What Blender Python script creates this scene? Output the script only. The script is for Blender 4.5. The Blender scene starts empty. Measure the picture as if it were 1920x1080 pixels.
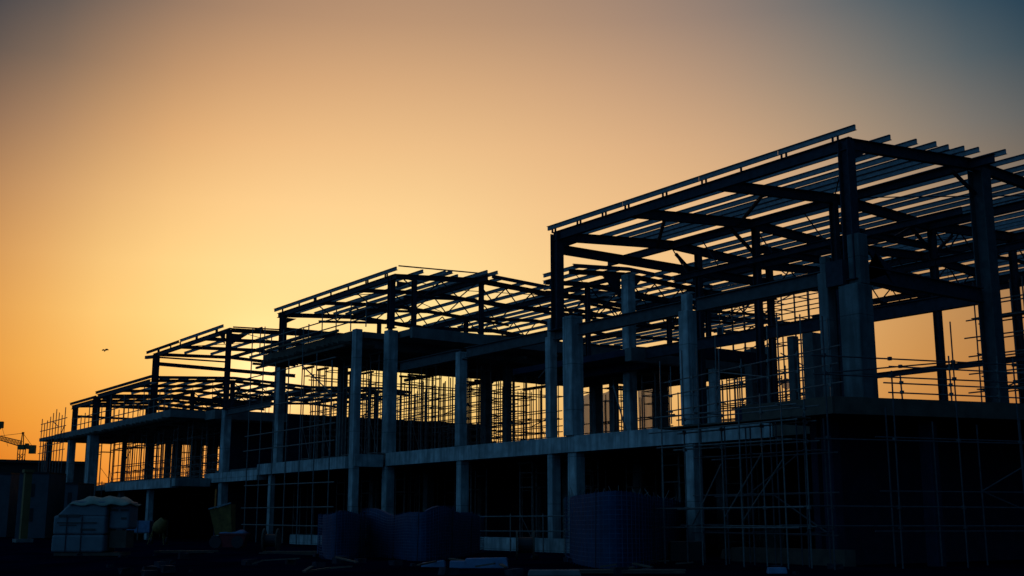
import bpy, math, random
import numpy as np
from mathutils import Vector
random.seed(7)
S = bpy.context.scene
COL = S.collection
R = math.radians
# ------------------------------------------------------------------ site grid
# u runs along the building (away to the left), v runs into the site, z is height above the ground
F, CX, CY = 2185.0, 960.0, 540.0
TH = math.atan(434/2185.0)                                   # camera pitch
PSI = math.atan(1587/(F/math.cos(TH)))                        # angle between the view and the long axis
EYE = 1.6
def W(u, v, z): return Vector((-u, v, z))
FH = (-math.cos(PSI), math.sin(PSI)); RH = (math.sin(PSI), math.cos(PSI))
def ray(x, y):
    a = (x-CX)/F; b = -(y-CY)/F
    fw = math.cos(TH)-b*math.sin(TH); up = math.sin(TH)+b*math.cos(TH)
    return (-(FH[0]*fw+RH[0]*a), FH[1]*fw+RH[1]*a, up)
def u_at(x, v, y=800):                                        # surveyed position along a row v
    d = ray(x, y); return d[0]/d[1]*v
def on_ground(x, y, z=0.0):
    d = ray(x, y); t = (z-EYE)/d[2]; return (d[0]*t, d[1]*t)
def z_at(x, y, v):
    d = ray(x, y); return d[2]/d[1]*v+EYE
# ------------------------------------------------------------------ materials
def lin(c): return tuple(((x/255)/12.92 if x/255 <= .04045 else ((x/255+.055)/1.055)**2.4) for x in c)
def mat(name, col, rough=.8, metal=0.0, noise=.25, scale=3.0, bump=0.0, spec=.3, stain=None, joints=False):
    m = bpy.data.materials.new(name); m.use_nodes = True
    nt = m.node_tree; b = nt.nodes['Principled BSDF']
    b.inputs['Roughness'].default_value = rough; b.inputs['Metallic'].default_value = metal
    b.inputs['Specular IOR Level'].default_value = spec
    tc = nt.nodes.new('ShaderNodeTexCoord')
    n = nt.nodes.new('ShaderNodeTexNoise'); n.inputs['Scale'].default_value = scale; n.inputs['Detail'].default_value = 6
    nt.links.new(tc.outputs['Object'], n.inputs['Vector'])
    r = nt.nodes.new('ShaderNodeValToRGB')
    r.color_ramp.elements[0].position = .3; r.color_ramp.elements[1].position = .7
    r.color_ramp.elements[0].color = (*[c*(1-noise) for c in col], 1)
    r.color_ramp.elements[1].color = (*[min(1, c*(1+noise)) for c in col], 1)
    nt.links.new(n.outputs['Fac'], r.inputs['Fac'])
    out = r.outputs['Color']
    if stain:
        mp = nt.nodes.new('ShaderNodeMapping'); mp.inputs['Scale'].default_value = (1.6, 1.6, .18)
        nt.links.new(tc.outputs['Object'], mp.inputs['Vector'])
        n2 = nt.nodes.new('ShaderNodeTexNoise'); n2.inputs['Scale'].default_value = 2.2; n2.inputs['Detail'].default_value = 8
        nt.links.new(mp.outputs['Vector'], n2.inputs['Vector'])
        r2 = nt.nodes.new('ShaderNodeValToRGB'); r2.color_ramp.elements[0].position = .42; r2.color_ramp.elements[1].position = .62
        nt.links.new(n2.outputs['Fac'], r2.inputs['Fac'])
        mx = nt.nodes.new('ShaderNodeMix'); mx.data_type = 'RGBA'
        nt.links.new(r2.outputs['Color'], mx.inputs['Factor'])
        nt.links.new(out, mx.inputs[6]); mx.inputs[7].default_value = (*stain, 1)
        out = mx.outputs[2]
    if joints:                                                # shutter joints every 2.4 m and pour-to-pour colour changes
        sx = nt.nodes.new('ShaderNodeSeparateXYZ'); nt.links.new(tc.outputs['Object'], sx.inputs[0]); fs = []
        for ax, per in ((2, 1.2), (0, 2.4)):
            d = nt.nodes.new('ShaderNodeMath'); d.operation = 'PINGPONG'; nt.links.new(sx.outputs[ax], d.inputs[0]); d.inputs[1].default_value = per
            g = nt.nodes.new('ShaderNodeMath'); g.operation = 'GREATER_THAN'; nt.links.new(d.outputs[0], g.inputs[0]); g.inputs[1].default_value = .022; fs.append(g.outputs[0])
        mm = nt.nodes.new('ShaderNodeMath'); mm.operation = 'MINIMUM'; nt.links.new(fs[0], mm.inputs[0]); nt.links.new(fs[1], mm.inputs[1])
        n4 = nt.nodes.new('ShaderNodeTexNoise'); n4.inputs['Scale'].default_value = .55; n4.inputs['Detail'].default_value = 3; nt.links.new(tc.outputs['Object'], n4.inputs['Vector'])
        mr = nt.nodes.new('ShaderNodeMapRange'); mr.inputs[1].default_value = .35; mr.inputs[2].default_value = .65; mr.inputs[3].default_value = .72; mr.inputs[4].default_value = 1.2; nt.links.new(n4.outputs['Fac'], mr.inputs[0])
        m2 = nt.nodes.new('ShaderNodeMapRange'); m2.inputs[3].default_value = .62; m2.inputs[4].default_value = 1.0; nt.links.new(mm.outputs[0], m2.inputs[0])
        mp2 = nt.nodes.new('ShaderNodeMath'); mp2.operation = 'MULTIPLY'; nt.links.new(mr.outputs[0], mp2.inputs[0]); nt.links.new(m2.outputs[0], mp2.inputs[1])
        vs_ = nt.nodes.new('ShaderNodeVectorMath'); vs_.operation = 'SCALE'; nt.links.new(out, vs_.inputs[0]); nt.links.new(mp2.outputs[0], vs_.inputs['Scale']); out = vs_.outputs[0]
    nt.links.new(out, b.inputs['Base Color'])
    if bump:
        bp = nt.nodes.new('ShaderNodeBump'); bp.inputs['Strength'].default_value = bump; bp.inputs['Distance'].default_value = .03
        n3 = nt.nodes.new('ShaderNodeTexNoise'); n3.inputs['Scale'].default_value = scale*6; n3.inputs['Detail'].default_value = 8
        nt.links.new(tc.outputs['Object'], n3.inputs['Vector'])
        nt.links.new(n3.outputs['Fac'], bp.inputs['Height']); nt.links.new(bp.outputs['Normal'], b.inputs['Normal'])
    return m
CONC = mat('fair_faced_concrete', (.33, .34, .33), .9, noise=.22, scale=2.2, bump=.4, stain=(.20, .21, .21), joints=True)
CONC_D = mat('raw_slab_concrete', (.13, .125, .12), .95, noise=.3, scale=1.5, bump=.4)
STEEL = mat('dark_primed_steel', (.024, .026, .036), .75, noise=.35, scale=4, spec=.2)
STEEL_B = mat('grey_primed_steel', (.05, .052, .055), .7, noise=.3, scale=3, spec=.25)
GALV = mat('galvanised_steel', (.19, .20, .21), .6, .3, noise=.25, scale=5)
TUBE = mat('weathered_scaffold_tube', (.115, .113, .11), .6, .3, noise=.35, scale=6)
TUBE_D = mat('rusty_prop_tube', (.16, .125, .11), .8, .1, noise=.4, scale=6)
WOOD = mat('plywood_shutter', (.085, .06, .045), .9, noise=.3, scale=2)
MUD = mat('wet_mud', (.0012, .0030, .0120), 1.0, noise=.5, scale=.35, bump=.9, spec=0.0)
MUCK = mat('muddy_rubble', (.022, .026, .035), .95, noise=.4, scale=3, bump=.6, spec=.1)
TUBE_K = mat('dimmed_tube', (.055, .055, .06), .7, .2, noise=.3, scale=5)  # darkened scaffold tube: dimness round the corner deck is put into the colour
HILLM = mat('far_scrub', (.035, .035, .03), 1, noise=.3, scale=.02)
WIRE = mat('dull_mesh_wire', (.014, .064, .135), .7, noise=.3, scale=3)
CONC_DIM = mat('dimmed_concrete', (.12, .13, .13), .9, noise=.25, scale=2.0, bump=.4, stain=(.08, .085, .085), joints=True)  # darker copy of the fair-faced concrete, carries the dimness of the corner columns
GLOOM = mat('painted_gloom', (.012, .016, .034), .95, noise=.3, scale=1.5)  # near-black: the shade inside and under the floors is put into the colour
MESHB = mat('blue_mesh', (.004, .034, .082), .8, noise=.3, scale=2)
WHITEP = mat('white_wrap', (.12, .135, .15), .6, noise=.15, scale=2, bump=.3)
TARP = mat('pale_tarp', (.22, .23, .18), .7, noise=.2, scale=2.5, bump=.6)
DARKP = mat('black_plastic', (.02, .02, .022), .6, noise=.2, scale=3)
YELM = mat('dusty_yellow_paint', (.17, .085, .018), .7, noise=.4, scale=4)
REDM = mat('red_plastic', (.20, .02, .022), .6, noise=.25, scale=3)
BLUEP = mat('pale_blue_sheet', (.10, .16, .26), .6, noise=.25, scale=3)
ORANGE = mat('orange_netting', (.50, .12, .02), .8, noise=.3, scale=6)
CABIN = mat('site_cabin_panel', (.075, .085, .095), .7, noise=.2, scale=1.2)
INK = mat('dark_print', (.05, .05, .045), .8, noise=.1)
BIRDM = mat('dark_feathers', (.03, .028, .026), .9, noise=.2, scale=20)
CRANEM = mat('crane_lattice_paint', (.14, .09, .03), .7, noise=.3, scale=1)
def net_material():
    m = bpy.data.materials.new('brown_debris_net'); m.use_nodes = True
    nt = m.node_tree; nt.nodes.clear()
    o = nt.nodes.new('ShaderNodeOutputMaterial'); d = nt.nodes.new('ShaderNodeBsdfDiffuse'); t = nt.nodes.new('ShaderNodeBsdfTranslucent')
    n = nt.nodes.new('ShaderNodeTexNoise'); n.inputs['Scale'].default_value = 1.3
    r = nt.nodes.new('ShaderNodeValToRGB'); r.color_ramp.elements[0].color = (.62, .50, .46, 1); r.color_ramp.elements[1].color = (.80, .66, .60, 1)
    tc = nt.nodes.new('ShaderNodeTexCoord'); nt.links.new(tc.outputs['Object'], n.inputs['Vector']); nt.links.new(n.outputs['Fac'], r.inputs['Fac'])
    nt.links.new(r.outputs['Color'], d.inputs['Color']); nt.links.new(r.outputs['Color'], t.inputs['Color'])
    x = nt.nodes.new('ShaderNodeMixShader'); x.inputs['Fac'].default_value = .7
    y = nt.nodes.new('ShaderNodeMixShader'); y.inputs['Fac'].default_value = .15; tr = nt.nodes.new('ShaderNodeBsdfTransparent')
    nt.links.new(d.outputs['BSDF'], x.inputs[1]); nt.links.new(t.outputs['BSDF'], x.inputs[2]); nt.links.new(x.outputs['Shader'], y.inputs[1]); nt.links.new(tr.outputs['BSDF'], y.inputs[2]); nt.links.new(y.outputs['Shader'], o.inputs['Surface'])
    return m
NET = net_material()
# ------------------------------------------------------------------ mesh builder
class MB:
    def __init__(s): s.v = []; s.f = []
    def hexa(s, c):
        n = len(s.v); s.v += [Vector(p) for p in c]
        for q in ((0, 3, 2, 1), (4, 5, 6, 7), (0, 1, 5, 4), (1, 2, 6, 5), (2, 3, 7, 6), (3, 0, 4, 7)): s.f.append([n+i for i in q])
        return s
    def box(s, u0, u1, v0, v1, z0, z1):
        return s.hexa([W(u1, v0, z0), W(u0, v0, z0), W(u0, v1, z0), W(u1, v1, z0), W(u1, v0, z1), W(u0, v0, z1), W(u0, v1, z1), W(u1, v1, z1)])
    def prism(s, p, q, rects, up=Vector((0, 0, 1))):
        p = Vector(p); q = Vector(q); d = (q-p).normalized()
        x = d.cross(up)
        if x.length < 1e-4: x = Vector((1, 0, 0))
        x.normalize(); y = x.cross(d).normalized()
        for (a, b, c, e) in rects:
            k = [(a, c), (b, c), (b, e), (a, e)]
            s.hexa([p+x*i+y*j for i, j in k]+[q+x*i+y*j for i, j in k])
        return s
    def ib(s, p, q, h=.45, w=.22, t=.03, up=Vector((0, 0, 1)), centre=False):
        o = h/2 if centre else 0
        return s.prism(p, q, [(-w/2, w/2, o-t, o), (-w/2, w/2, o-h, o-h+t), (-t*.4, t*.4, o-h+t, o-t)], up)
    def zed(s, p, q, h=.22, w=.085, t=.016):
        return s.prism(p, q, [(-t/2, t/2, 0, h), (t/2, w, h-t, h), (-w, -t/2, 0, t)])
    def tube(s, p, q, r=.03, n=6):
        p = Vector(p); q = Vector(q); d = (q-p).normalized()
        a = d.cross(Vector((0, 0, 1)))
        if a.length < 1e-3: a = Vector((1, 0, 0))
        a.normalize(); b = d.cross(a)
        k = len(s.v)
        for c in (p, q):
            for i in range(n):
                t = 2*math.pi*i/n; s.v.append(c+a*(r*math.cos(t))+b*(r*math.sin(t)))
        for i in range(n): s.f.append([k+i, k+(i+1) % n, k+n+(i+1) % n, k+n+i])
        s.f.append([k+n-1-i for i in range(n)]); s.f.append([k+n+i for i in range(n)])
        return s
    def poly(s, pts, th):                                     # flat polygon given thickness vector
        n = len(pts); k = len(s.v); pts = [Vector(p) for p in pts]
        s.v += pts+[p+th for p in pts]
        s.f.append([k+i for i in range(n)][::-1]); s.f.append([k+n+i for i in range(n)])
        for i in range(n): s.f.append([k+i, k+(i+1) % n, k+n+(i+1) % n, k+n+i])
        return s
def obj(name, mb, m, parent=None, smooth=False):
    off = Vector((0, 0, 0)); p = parent
    while p is not None: off += p.location; p = p.parent
    me = bpy.data.meshes.new(name); me.from_pydata([tuple(v-off) for v in mb.v], [], mb.f); me.update()
    me.materials.append(m)
    if smooth:
        for q in me.polygons: q.use_smooth = True
    o = bpy.data.objects.new(name, me); COL.objects.link(o)
    if parent: o.parent = parent
    return o
def tag(o, label=None, cat=None, group=None, kind=None):
    if label: o['label'] = label
    if cat: o['category'] = cat
    if group: o['group'] = group
    if kind: o['kind'] = kind
    return o
def thing(name, label, cat, u, v, z, group=None):
    o = bpy.data.objects.new(name, None); COL.objects.link(o); o.location = W(u, v, z); o.empty_display_size = .3
    return tag(o, label, cat, group)
def copy_tree(o, parent=None):
    c = o.copy(); COL.objects.link(c)
    if parent: c.parent = parent
    for ch in list(o.children): copy_tree(ch, c)
    return c
# ------------------------------------------------------------------ ground, hill
def ground():
    n = 90; m = MB(); rnd = random.Random(3)
    xs = [-2500, -1200, -600, -300]+[-200+i*5 for i in range(60)]+[120, 200, 400, 900, 2500]
    ys = [-600, -200, -60, -20]+[-5+i*3.5 for i in range(40)]+[150, 200, 300, 600, 1200, 3000]
    idx = {}
    for i, x in enumerate(xs):
        for j, y in enumerate(ys):
            h = 0
            if -110 < x < 10 and 12 < y < 34: h = .10*math.sin(x*1.3+y)+.08*math.sin(y*1.9-x*.7)+rnd.uniform(-.07, .07)
            idx[i, j] = len(m.v); m.v.append(Vector((x, y, min(h, .14)-.08)))
    for i in range(len(xs)-1):
        for j in range(len(ys)-1): m.f.append([idx[i, j], idx[i+1, j], idx[i+1, j+1], idx[i, j+1]])
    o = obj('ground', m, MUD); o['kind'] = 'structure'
ground()
def hill():
    m = MB(); N = 70; rnd = random.Random(5)
    # a low scrub ridge closing the horizon about 700 m behind the site
    for i in range(N+1):
        az = PSI*-1 + 0
        a = math.radians(-50+100*i/N); dist = 700
        fx = FH[0]*math.cos(a)+RH[0]*math.sin(a); fy = FH[1]*math.cos(a)+RH[1]*math.sin(a)
        h = 19+4*math.sin(i*.31)+3*math.sin(i*.83+1)+rnd.uniform(-.6, .6)
        for (dd, hh) in ((-160, -.5), (-60, h*.6), (0, h), (120, h*.7), (300, -.5)):
            m.v.append(Vector((fx*(dist+dd), fy*(dist+dd), hh)))
    for i in range(N):
        for k in range(4): m.f.append([i*5+k, (i+1)*5+k, (i+1)*5+k+1, i*5+k+1])
    o = obj('hill', m, HILLM, smooth=True); o['kind'] = 'structure'
hill()
# ------------------------------------------------------------------ steel roof frames
def prof(pts):
    def z(v):
        for (a, za), (b, zb) in zip(pts, pts[1:]):
            if v <= b: return za+(zb-za)*(v-a)/(b-a)
        return pts[-1][1]
    return z
def rafter_path(t, name, u, va, vb, zf, knots, m, h=.45, w=.22):
    ks = [va]+[k for k in knots if va+.01 < k < vb-.01]+[vb]; mb = MB()
    for a, b in zip(ks, ks[1:]): mb.ib(W(u, a, zf(a)), W(u, b, zf(b)), h, w)
    return obj(name, mb, m, t)
def lattice(t, u, va, vb, zf, depth, m, pitch=2.5, off=.36):
    n = max(2, round((vb-va)/pitch)); wb = MB()
    obj('bottom_chord', MB().ib(W(u, va, zf(va)-depth), W(u, vb, zf(vb)-depth), .17, .15, .025), m, t)
    st = (vb-va)/n
    for i in range(n):
        a = va+i*st; b = a+st/2; c = a+st
        wb.tube(W(u, a, zf(a)-off), W(u, b, zf(b)-depth), .045); wb.tube(W(u, b, zf(b)-depth), W(u, c, zf(c)-off), .045)
    obj('web_brace', wb, m, t)
def steel_col(t, u, v, z0, z1, m=STEEL, b=.5, plate=True):
    mb = MB().ib(W(u, v, z0), W(u, v, z1), b, b*.9, .05, up=Vector((-1, 0, 0)), centre=True)
    o = obj('steel_column', mb, m, t)
    if plate: obj('base_plate', MB().box(u-b*.7, u+b*.7, v-b*.7, v+b*.7, z0-.05, z0-.002), m, o)
    return o
def cleats(t, v, us, z0, z1):
    for u in us:
        obj('purlin_cleat', MB().box(u-.014, u+.014, v-.06, v+.06, z0, z1), STEEL, t)
        if random.random() < .6: obj('purlin_cleat', MB().box(u-.28, u-.252, v-.06, v+.06, z0, z1), STEEL, t)
def purlin(t, v, ua, ub, z, m=GALV, seg=None):
    mb = MB()
    if seg:                                                   # lapped lengths with small gaps
        k = [ua]+[s for s in seg if ua < s < ub]+[ub]
        for a, b in zip(k, k[1:]): mb.zed(W(b-.012, v, z), W(a+.012, v, z))
    else: mb.zed(W(ub, v, z), W(ua, v, z))
    return obj('purlin', mb, m, t)
def verge(t, u, va, vb, zf, kn, h=.26, m=None):
    ks = [va]+[k for k in kn if va < k < vb]+[vb]; mb = MB()
    for a, b in zip(ks, ks[1:]): mb.prism(W(u, a, zf(a)+.01), W(u, b, zf(b)+.01), [(-.02, .02, 0, h), (-.12, -.02, h-.03, h)])
    return obj('verge_angle', mb, m or STEEL, t)
def rod(t, p, q, r=.03): return obj('tie_rod', MB().tube(p, q, r), STEEL, t)
def knee(t, p, q, h=.16): return obj('knee_brace', MB().ib(p, q, h, .14, .03), STEEL, t)
def haunch(t, u, v, z, l=1.0, d=.55, s=1):
    return obj('haunch', MB().poly([W(u-.1, v+s*.2, z-.44), W(u-.1, v+s*(l+.2), z-.44), W(u-.1, v+s*.2, z-.44-d)], Vector((-.2, 0, 0))), STEEL, t)

# ---- roof over the near right block
def roof_near():
    t = thing('steel_roof_frame', 'largest dark steel roof frame, with open purlin ends jutting at the upper right', 'steel frame', 39, 38, 5.9)
    P = [(38, 17.07), (46.6, 17.78), (54, 17.50), (62, 18.0), (70, 17.5), (78, 17.9)]
    zf = prof(P); kn = [p[0] for p in P]
    frames = [29.5, 36.9, 43.0, 49.2]
    for u in frames: rafter_path(t, 'rafter', u, 38.15, 78, zf, kn, STEEL, .5, .25)
    rafter_path(t, 'rafter', 21.0, 46.6, 78, zf, kn, STEEL)
    for v, (a, b) in {38: (29.3, 49.4), 46.6: (21, 55), 54: (21, 55), 62: (21, 55), 70: (21, 55)}.items():
        zb = zf(v)-(.0 if v == 38 else .1)
        if v == 46.6: a = 28.2
        obj('eave_beam' if v == 38 else 'ridge_beam', MB().ib(W(b, v, zb), W(a, v, zb), .5 if v == 38 else .42, .24), STEEL, t)
    # columns
    steel_col(t, 29.55, 38, 11.1, 16.95, b=.52); steel_col(t, 49.1, 38, 11.6, 16.95, b=.55)
    steel_col(t, 29.4, 47.2, 6.0, 17.3, STEEL_B, b=.74)
    for (u, v) in ((36.9, 54.3), (43, 47.1), (49.2, 48.8), (36.9, 46.2), (43, 54.3), (49.2, 55), (49.2, 62), (36.9, 62), (30, 62)):
        steel_col(t, u, v, 5.86, zf(v)-.45, b=.36)
    # purlins
    P0 = 17.3
    purlin(t, 38, 29.0, 49.95, P0, seg=[33.2, 38.1, 43.6]); cleats(t, 38, [30.2, 33.0, 35.4, 37.9, 40.6, 43.4, 45.2, 47.3, 49.5], 17.06, P0)
    vs = [40.2, 41.95, 43.2, 44.25, 45.2, 46.1, 47.4]; near = [28.95, 28.9, 28.8, 28.9, 28.75, 28.6, 28.1]
    for v, n in zip(vs, near): purlin(t, v, n, 50.3+random.uniform(0, .5), zf(v)+.03)
    v = 48.6
    while v < 77.5:
        purlin(t, v, 19.5+random.uniform(0, 1), 50.4+random.choice((0, .4, 4.8)), zf(v)+.03)
        v += random.choice((.85, 1.0, 1.2, 1.35))
    # ties, braces, rods
    obj('tie_beam', MB().ib(W(49.2, 38.3, 16.38), W(49.2, 54.8, 16.42), .5, .25), STEEL, t)
    obj('tie_beam', MB().ib(W(43, 47.3, 16.4), W(43, 61.8, 16.5), .4, .22), STEEL, t)
    obj('tie_beam', MB().ib(W(36.9, 46.4, 16.2), W(36.9, 54, 16.25), .34, .22), STEEL, t)
    obj('tie_beam', MB().ib(W(49, 46.6, 15.6), W(30, 46.6, 15.6), .34, .22), STEEL, t)
    obj('tie_beam', MB().ib(W(52, 54.2, 15.4), W(22, 54.2, 15.4), .4, .22), STEEL, t)
    obj('tie_beam', MB().ib(W(52, 62.2, 15.2), W(22, 62.2, 15.2), .4, .22), STEEL, t)
    for u in (29.5, 36.9, 43, 49.2): lattice(t, u, 54.5, 61.8, zf, 1.5, STEEL)
    for u in (36.9, 43, 49.2): lattice(t, u, 62.2, 69.8, zf, 1.5, STEEL)
    knee(t, W(49.1, 45.4, 17.3), W(43.1, 40.4, 16.95), .2); knee(t, W(42.9, 45.6, 17.3), W(37.0, 41.2, 17.0), .12)
    knee(t, W(36.9, 50.9, 16.2), W(36.9, 52.9, 17.2)); knee(t, W(36.9, 56.2, 17.1), W(36.9, 54.6, 16.0)); knee(t, W(36.9, 52.4, 17.1), W(36.9, 54, 16.0))
    knee(t, W(43, 45.2, 17.1), W(43, 46.9, 16.0)); knee(t, W(49.2, 47, 17.1), W(49.2, 48.5, 16.0)); knee(t, W(29.5, 45.3, 17.0), W(29.5, 47, 16.2), .12)
    for a, b in (((30, 38.6), (36.6, 46)), ((36.6, 46.8), (43, 54)), ((30, 54), (36.6, 47)), ((43, 47), (49, 54)), ((43.4, 54.2), (37, 62))):
        rod(t, W(a[0], a[1], zf(a[1])-.15), W(b[0], b[1], zf(b[1])-.15))
    for a in (38, 41.5, 45.5, 48.0):
        rod(t, W(a, 46.7, 15.6), W(a+1.2, 46.7, 17.3), .035)
    for q in range(14):
        u = random.uniform(23, 48); v = random.uniform(49, 68); rod(t, W(u, v, zf(v)-1.2), W(u, v, zf(v)+.4), .02)
    haunch(t, 29.5, 38, 17.07, .9, .5); haunch(t, 49.2, 38, 17.07, 1.2, .5)
    return t
roof_near()
# ---- roof over the middle block
def roof_mid():
    t = thing('steel_roof_frame', 'middle dark steel roof frame with zigzag lattice trusses, above the deep slab', 'steel frame', 75, 37.5, 13.9)
    P = [(37.5, 17.55), (44, 18.05), (51, 17.75), (58, 18.2), (66, 17.7), (76, 18.1)]
    zf = prof(P); kn = [p[0] for p in P]
    frames = [66.0, 72.0, 78.0, 84.2]
    for i, u in enumerate(frames):
        rafter_path(t, 'rafter', u, 37.6, 76, zf, kn, STEEL, .26 if i not in (0, 3) else .34, .18)
        if i not in (3,):
            lattice(t, u, 37.9 if i else 38.2, 44, zf, 1.45, STEEL); lattice(t, u, 44.2, 51, zf, 1.45, STEEL)
        if i in (0, 2): lattice(t, u, 51.2, 58, zf, 1.45, STEEL)
    for v, h in ((37.5, .36), (44, .36), (51, .36), (66, .36)):
        a = 65.8 if v == 37.5 else 64.6
        obj('eave_beam' if v == 37.5 else 'ridge_beam', MB().ib(W(84.4, v, zf(v)-.02), W(a, v, zf(v)-.02), h, .22), STEEL, t)
    purlin(t, 37.5, 65.75, 85.2, 17.78, seg=[70.2, 75.5, 80.3]); cleats(t, 37.5, [67.3, 70, 72.6, 75.3, 78, 80.6, 83.6], 17.53, 17.78)
    for v, n in zip([39.2, 40.9, 41.3, 42.6, 43.7, 44.4], [65.2, 65.1, 64.9, 66.2, 64.2, 64.0]): purlin(t, v, n, 85, zf(v)+.02)
    v = 45.6
    while v < 75.5: purlin(t, v, 65.4, 85+random.uniform(0, .6), zf(v)+.02); v += random.choice((1.5, 1.8, 2.0)) if v < 54 else 1.5
    obj('fascia_angle', MB().prism(W(65.62, 37.55, 18.02), W(65.62, 44, 18.31), [(-.03, .03, -.02, .06)]), STEEL, t)
    verge(t, 65.3, 44.8, 62, zf, kn)
    steel_col(t, 66.6, 37.6, 14.05, 17.5, b=.42); steel_col(t, 83.4, 37.5, 13.2, 17.5, b=.5)
    for u, v in ((66, 39.0), (66, 44.4), (78, 44), (66, 51), (78, 51), (83.4, 46), (72, 58)): steel_col(t, u, v, 14.05, zf(v)-.3, b=.3)
    obj('tie_beam', MB().ib(W(83.4, 37.7, 16.3), W(83.4, 51, 16.3), .4, .2), STEEL, t)
    for a, b in (((66.4, 38), (70, 44)), ((70.4, 44), (74.6, 38)), ((66.4, 51), (70, 44.4)), ((75, 44.3), (79, 51))):
        rod(t, W(a[0], a[1], zf(a[1])-.12), W(b[0], b[1], zf(b[1])-.12), .028)
    haunch(t, 66, 37.5, 17.5, .9, .45); haunch(t, 83.4, 37.5, 17.5, .9, .45)
    return t
roof_mid()
def roof_inner():
    t = thing('steel_roof_frame', 'dark steel roof bay set back between the two big roofs, over a tall concrete column', 'steel frame', 58, 45, 11.7)
    P = [(44.8, 17.15), (49.4, 17.5), (57, 17.2), (64, 17.55)]
    zf = prof(P); kn = [p[0] for p in P]
    for i, u in enumerate((56.7, 60.6, 64.4)):
        rafter_path(t, 'rafter', u, max(44.8, u/1.32), 64, zf, kn, STEEL, .3, .2)
        lattice(t, u, max(49.8, u/1.30), 56.8, zf, 1.4, STEEL); lattice(t, u, 57.2, 63.8, zf, 1.4, STEEL)
    for v in (49.5, 57, 63.5): obj('ridge_beam', MB().ib(W(65.2, v, zf(v)-.03), W(56.2, v, zf(v)-.03), .3, .2), STEEL, t)
    v = 45.2
    while v < 63.4: purlin(t, v, 56.3 if v < 51 else 51.0, min(65.1, v*1.325), zf(v)+.02); v += random.choice((1.2, 1.35, 1.5)) if v > 49.5 else 1.7
    verge(t, 56.2, 44.8, 57, zf, kn)
    for u, v in ((60.6, 49.5), (60.6, 57), (56.7, 57)): steel_col(t, u, v, 11.8, zf(v)-.3, b=.3)
    for a, b in (((57, 45.4), (60.4, 49)), ((57, 57), (60.4, 50))): rod(t, W(a[0], a[1], zf(a[1])-.1), W(b[0], b[1], zf(b[1])-.1), .028)
    for s in (-1, 1): haunch(t, 55.9+.8, 49.2, 17.75, 1.6, 1.5, s)
    return t
roof_inner()
def roof_third():
    t = thing('steel_roof_frame', 'high open steel roof with few purlins, standing third from the right', 'steel frame', 99, 35.8, 10.4)
    P = [(35.8, 16.95), (43, 17.25), (50, 17.0)]
    zf = prof(P); kn = [p[0] for p in P]
    for u in (90.0, 95.9, 101.8, 107.8): rafter_path(t, 'rafter', u, 35.9, 50, zf, kn, STEEL, .34 if u < 91 else .3, .2)
    obj('eave_beam', MB().ib(W(108.6, 35.8, zf(35.8)), W(89.8, 35.8, zf(35.8)), .36, .2), STEEL, t)
    obj('ridge_beam', MB().ib(W(108, 43, zf(43)-.05), W(90, 43, zf(43)-.05), .28, .18), STEEL, t)
    purlin(t, 35.8, 91.4, 101.6, 17.22); purlin(t, 35.75, 101.7, 110.6, 17.17, STEEL); cleats(t, 35.8, [93, 97.6, 101.5, 104, 107.4], 16.95, 17.2)
    obj('edge_angle', MB().prism(W(110.8, 35.8, 17.0), W(108.3, 35.8, 16.8), [(-.12, .12, -.3, 0)]), STEEL, t)
    obj('edge_angle', MB().prism(W(89.8, 36, zf(36)+.02), W(89.8, 43, zf(43)+.02), [(-.05, .05, 0, .1)]), STEEL, t)
    for v in (38.6, 41.2, 45.2, 47.6): purlin(t, v, 89.9, 108.2, zf(v)+.02)
    obj('tie_beam', MB().ib(W(107.8, 36, 16.1), W(107.8, 50, 15.95), .34, .2), STEEL, t)
    obj('tie_beam', MB().ib(W(107.8, 36, 16.62), W(107.8, 43, 16.7), .14, .14), STEEL, t)
    steel_col(t, 90.1, 35.8, 10.35, 16.8, b=.40); steel_col(t, 107.8, 35.8, 10.35, 16.8, b=.56)
    steel_col(t, 107.8, 48, 10.35, 16.8, b=.34)
    haunch(t, 90, 35.8, 16.95, 1.3, .9); haunch(t, 90, 35.6, 16.95, .0+.5, .9, -1)
    for a, b in (((90.4, 36.2), (95.6, 42)), ((96, 42.6), (101.6, 36.2))): rod(t, W(a[0], a[1], zf(a[1])-.1), W(b[0], b[1], zf(b[1])-.1), .028)
    return t
roof_third()
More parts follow.
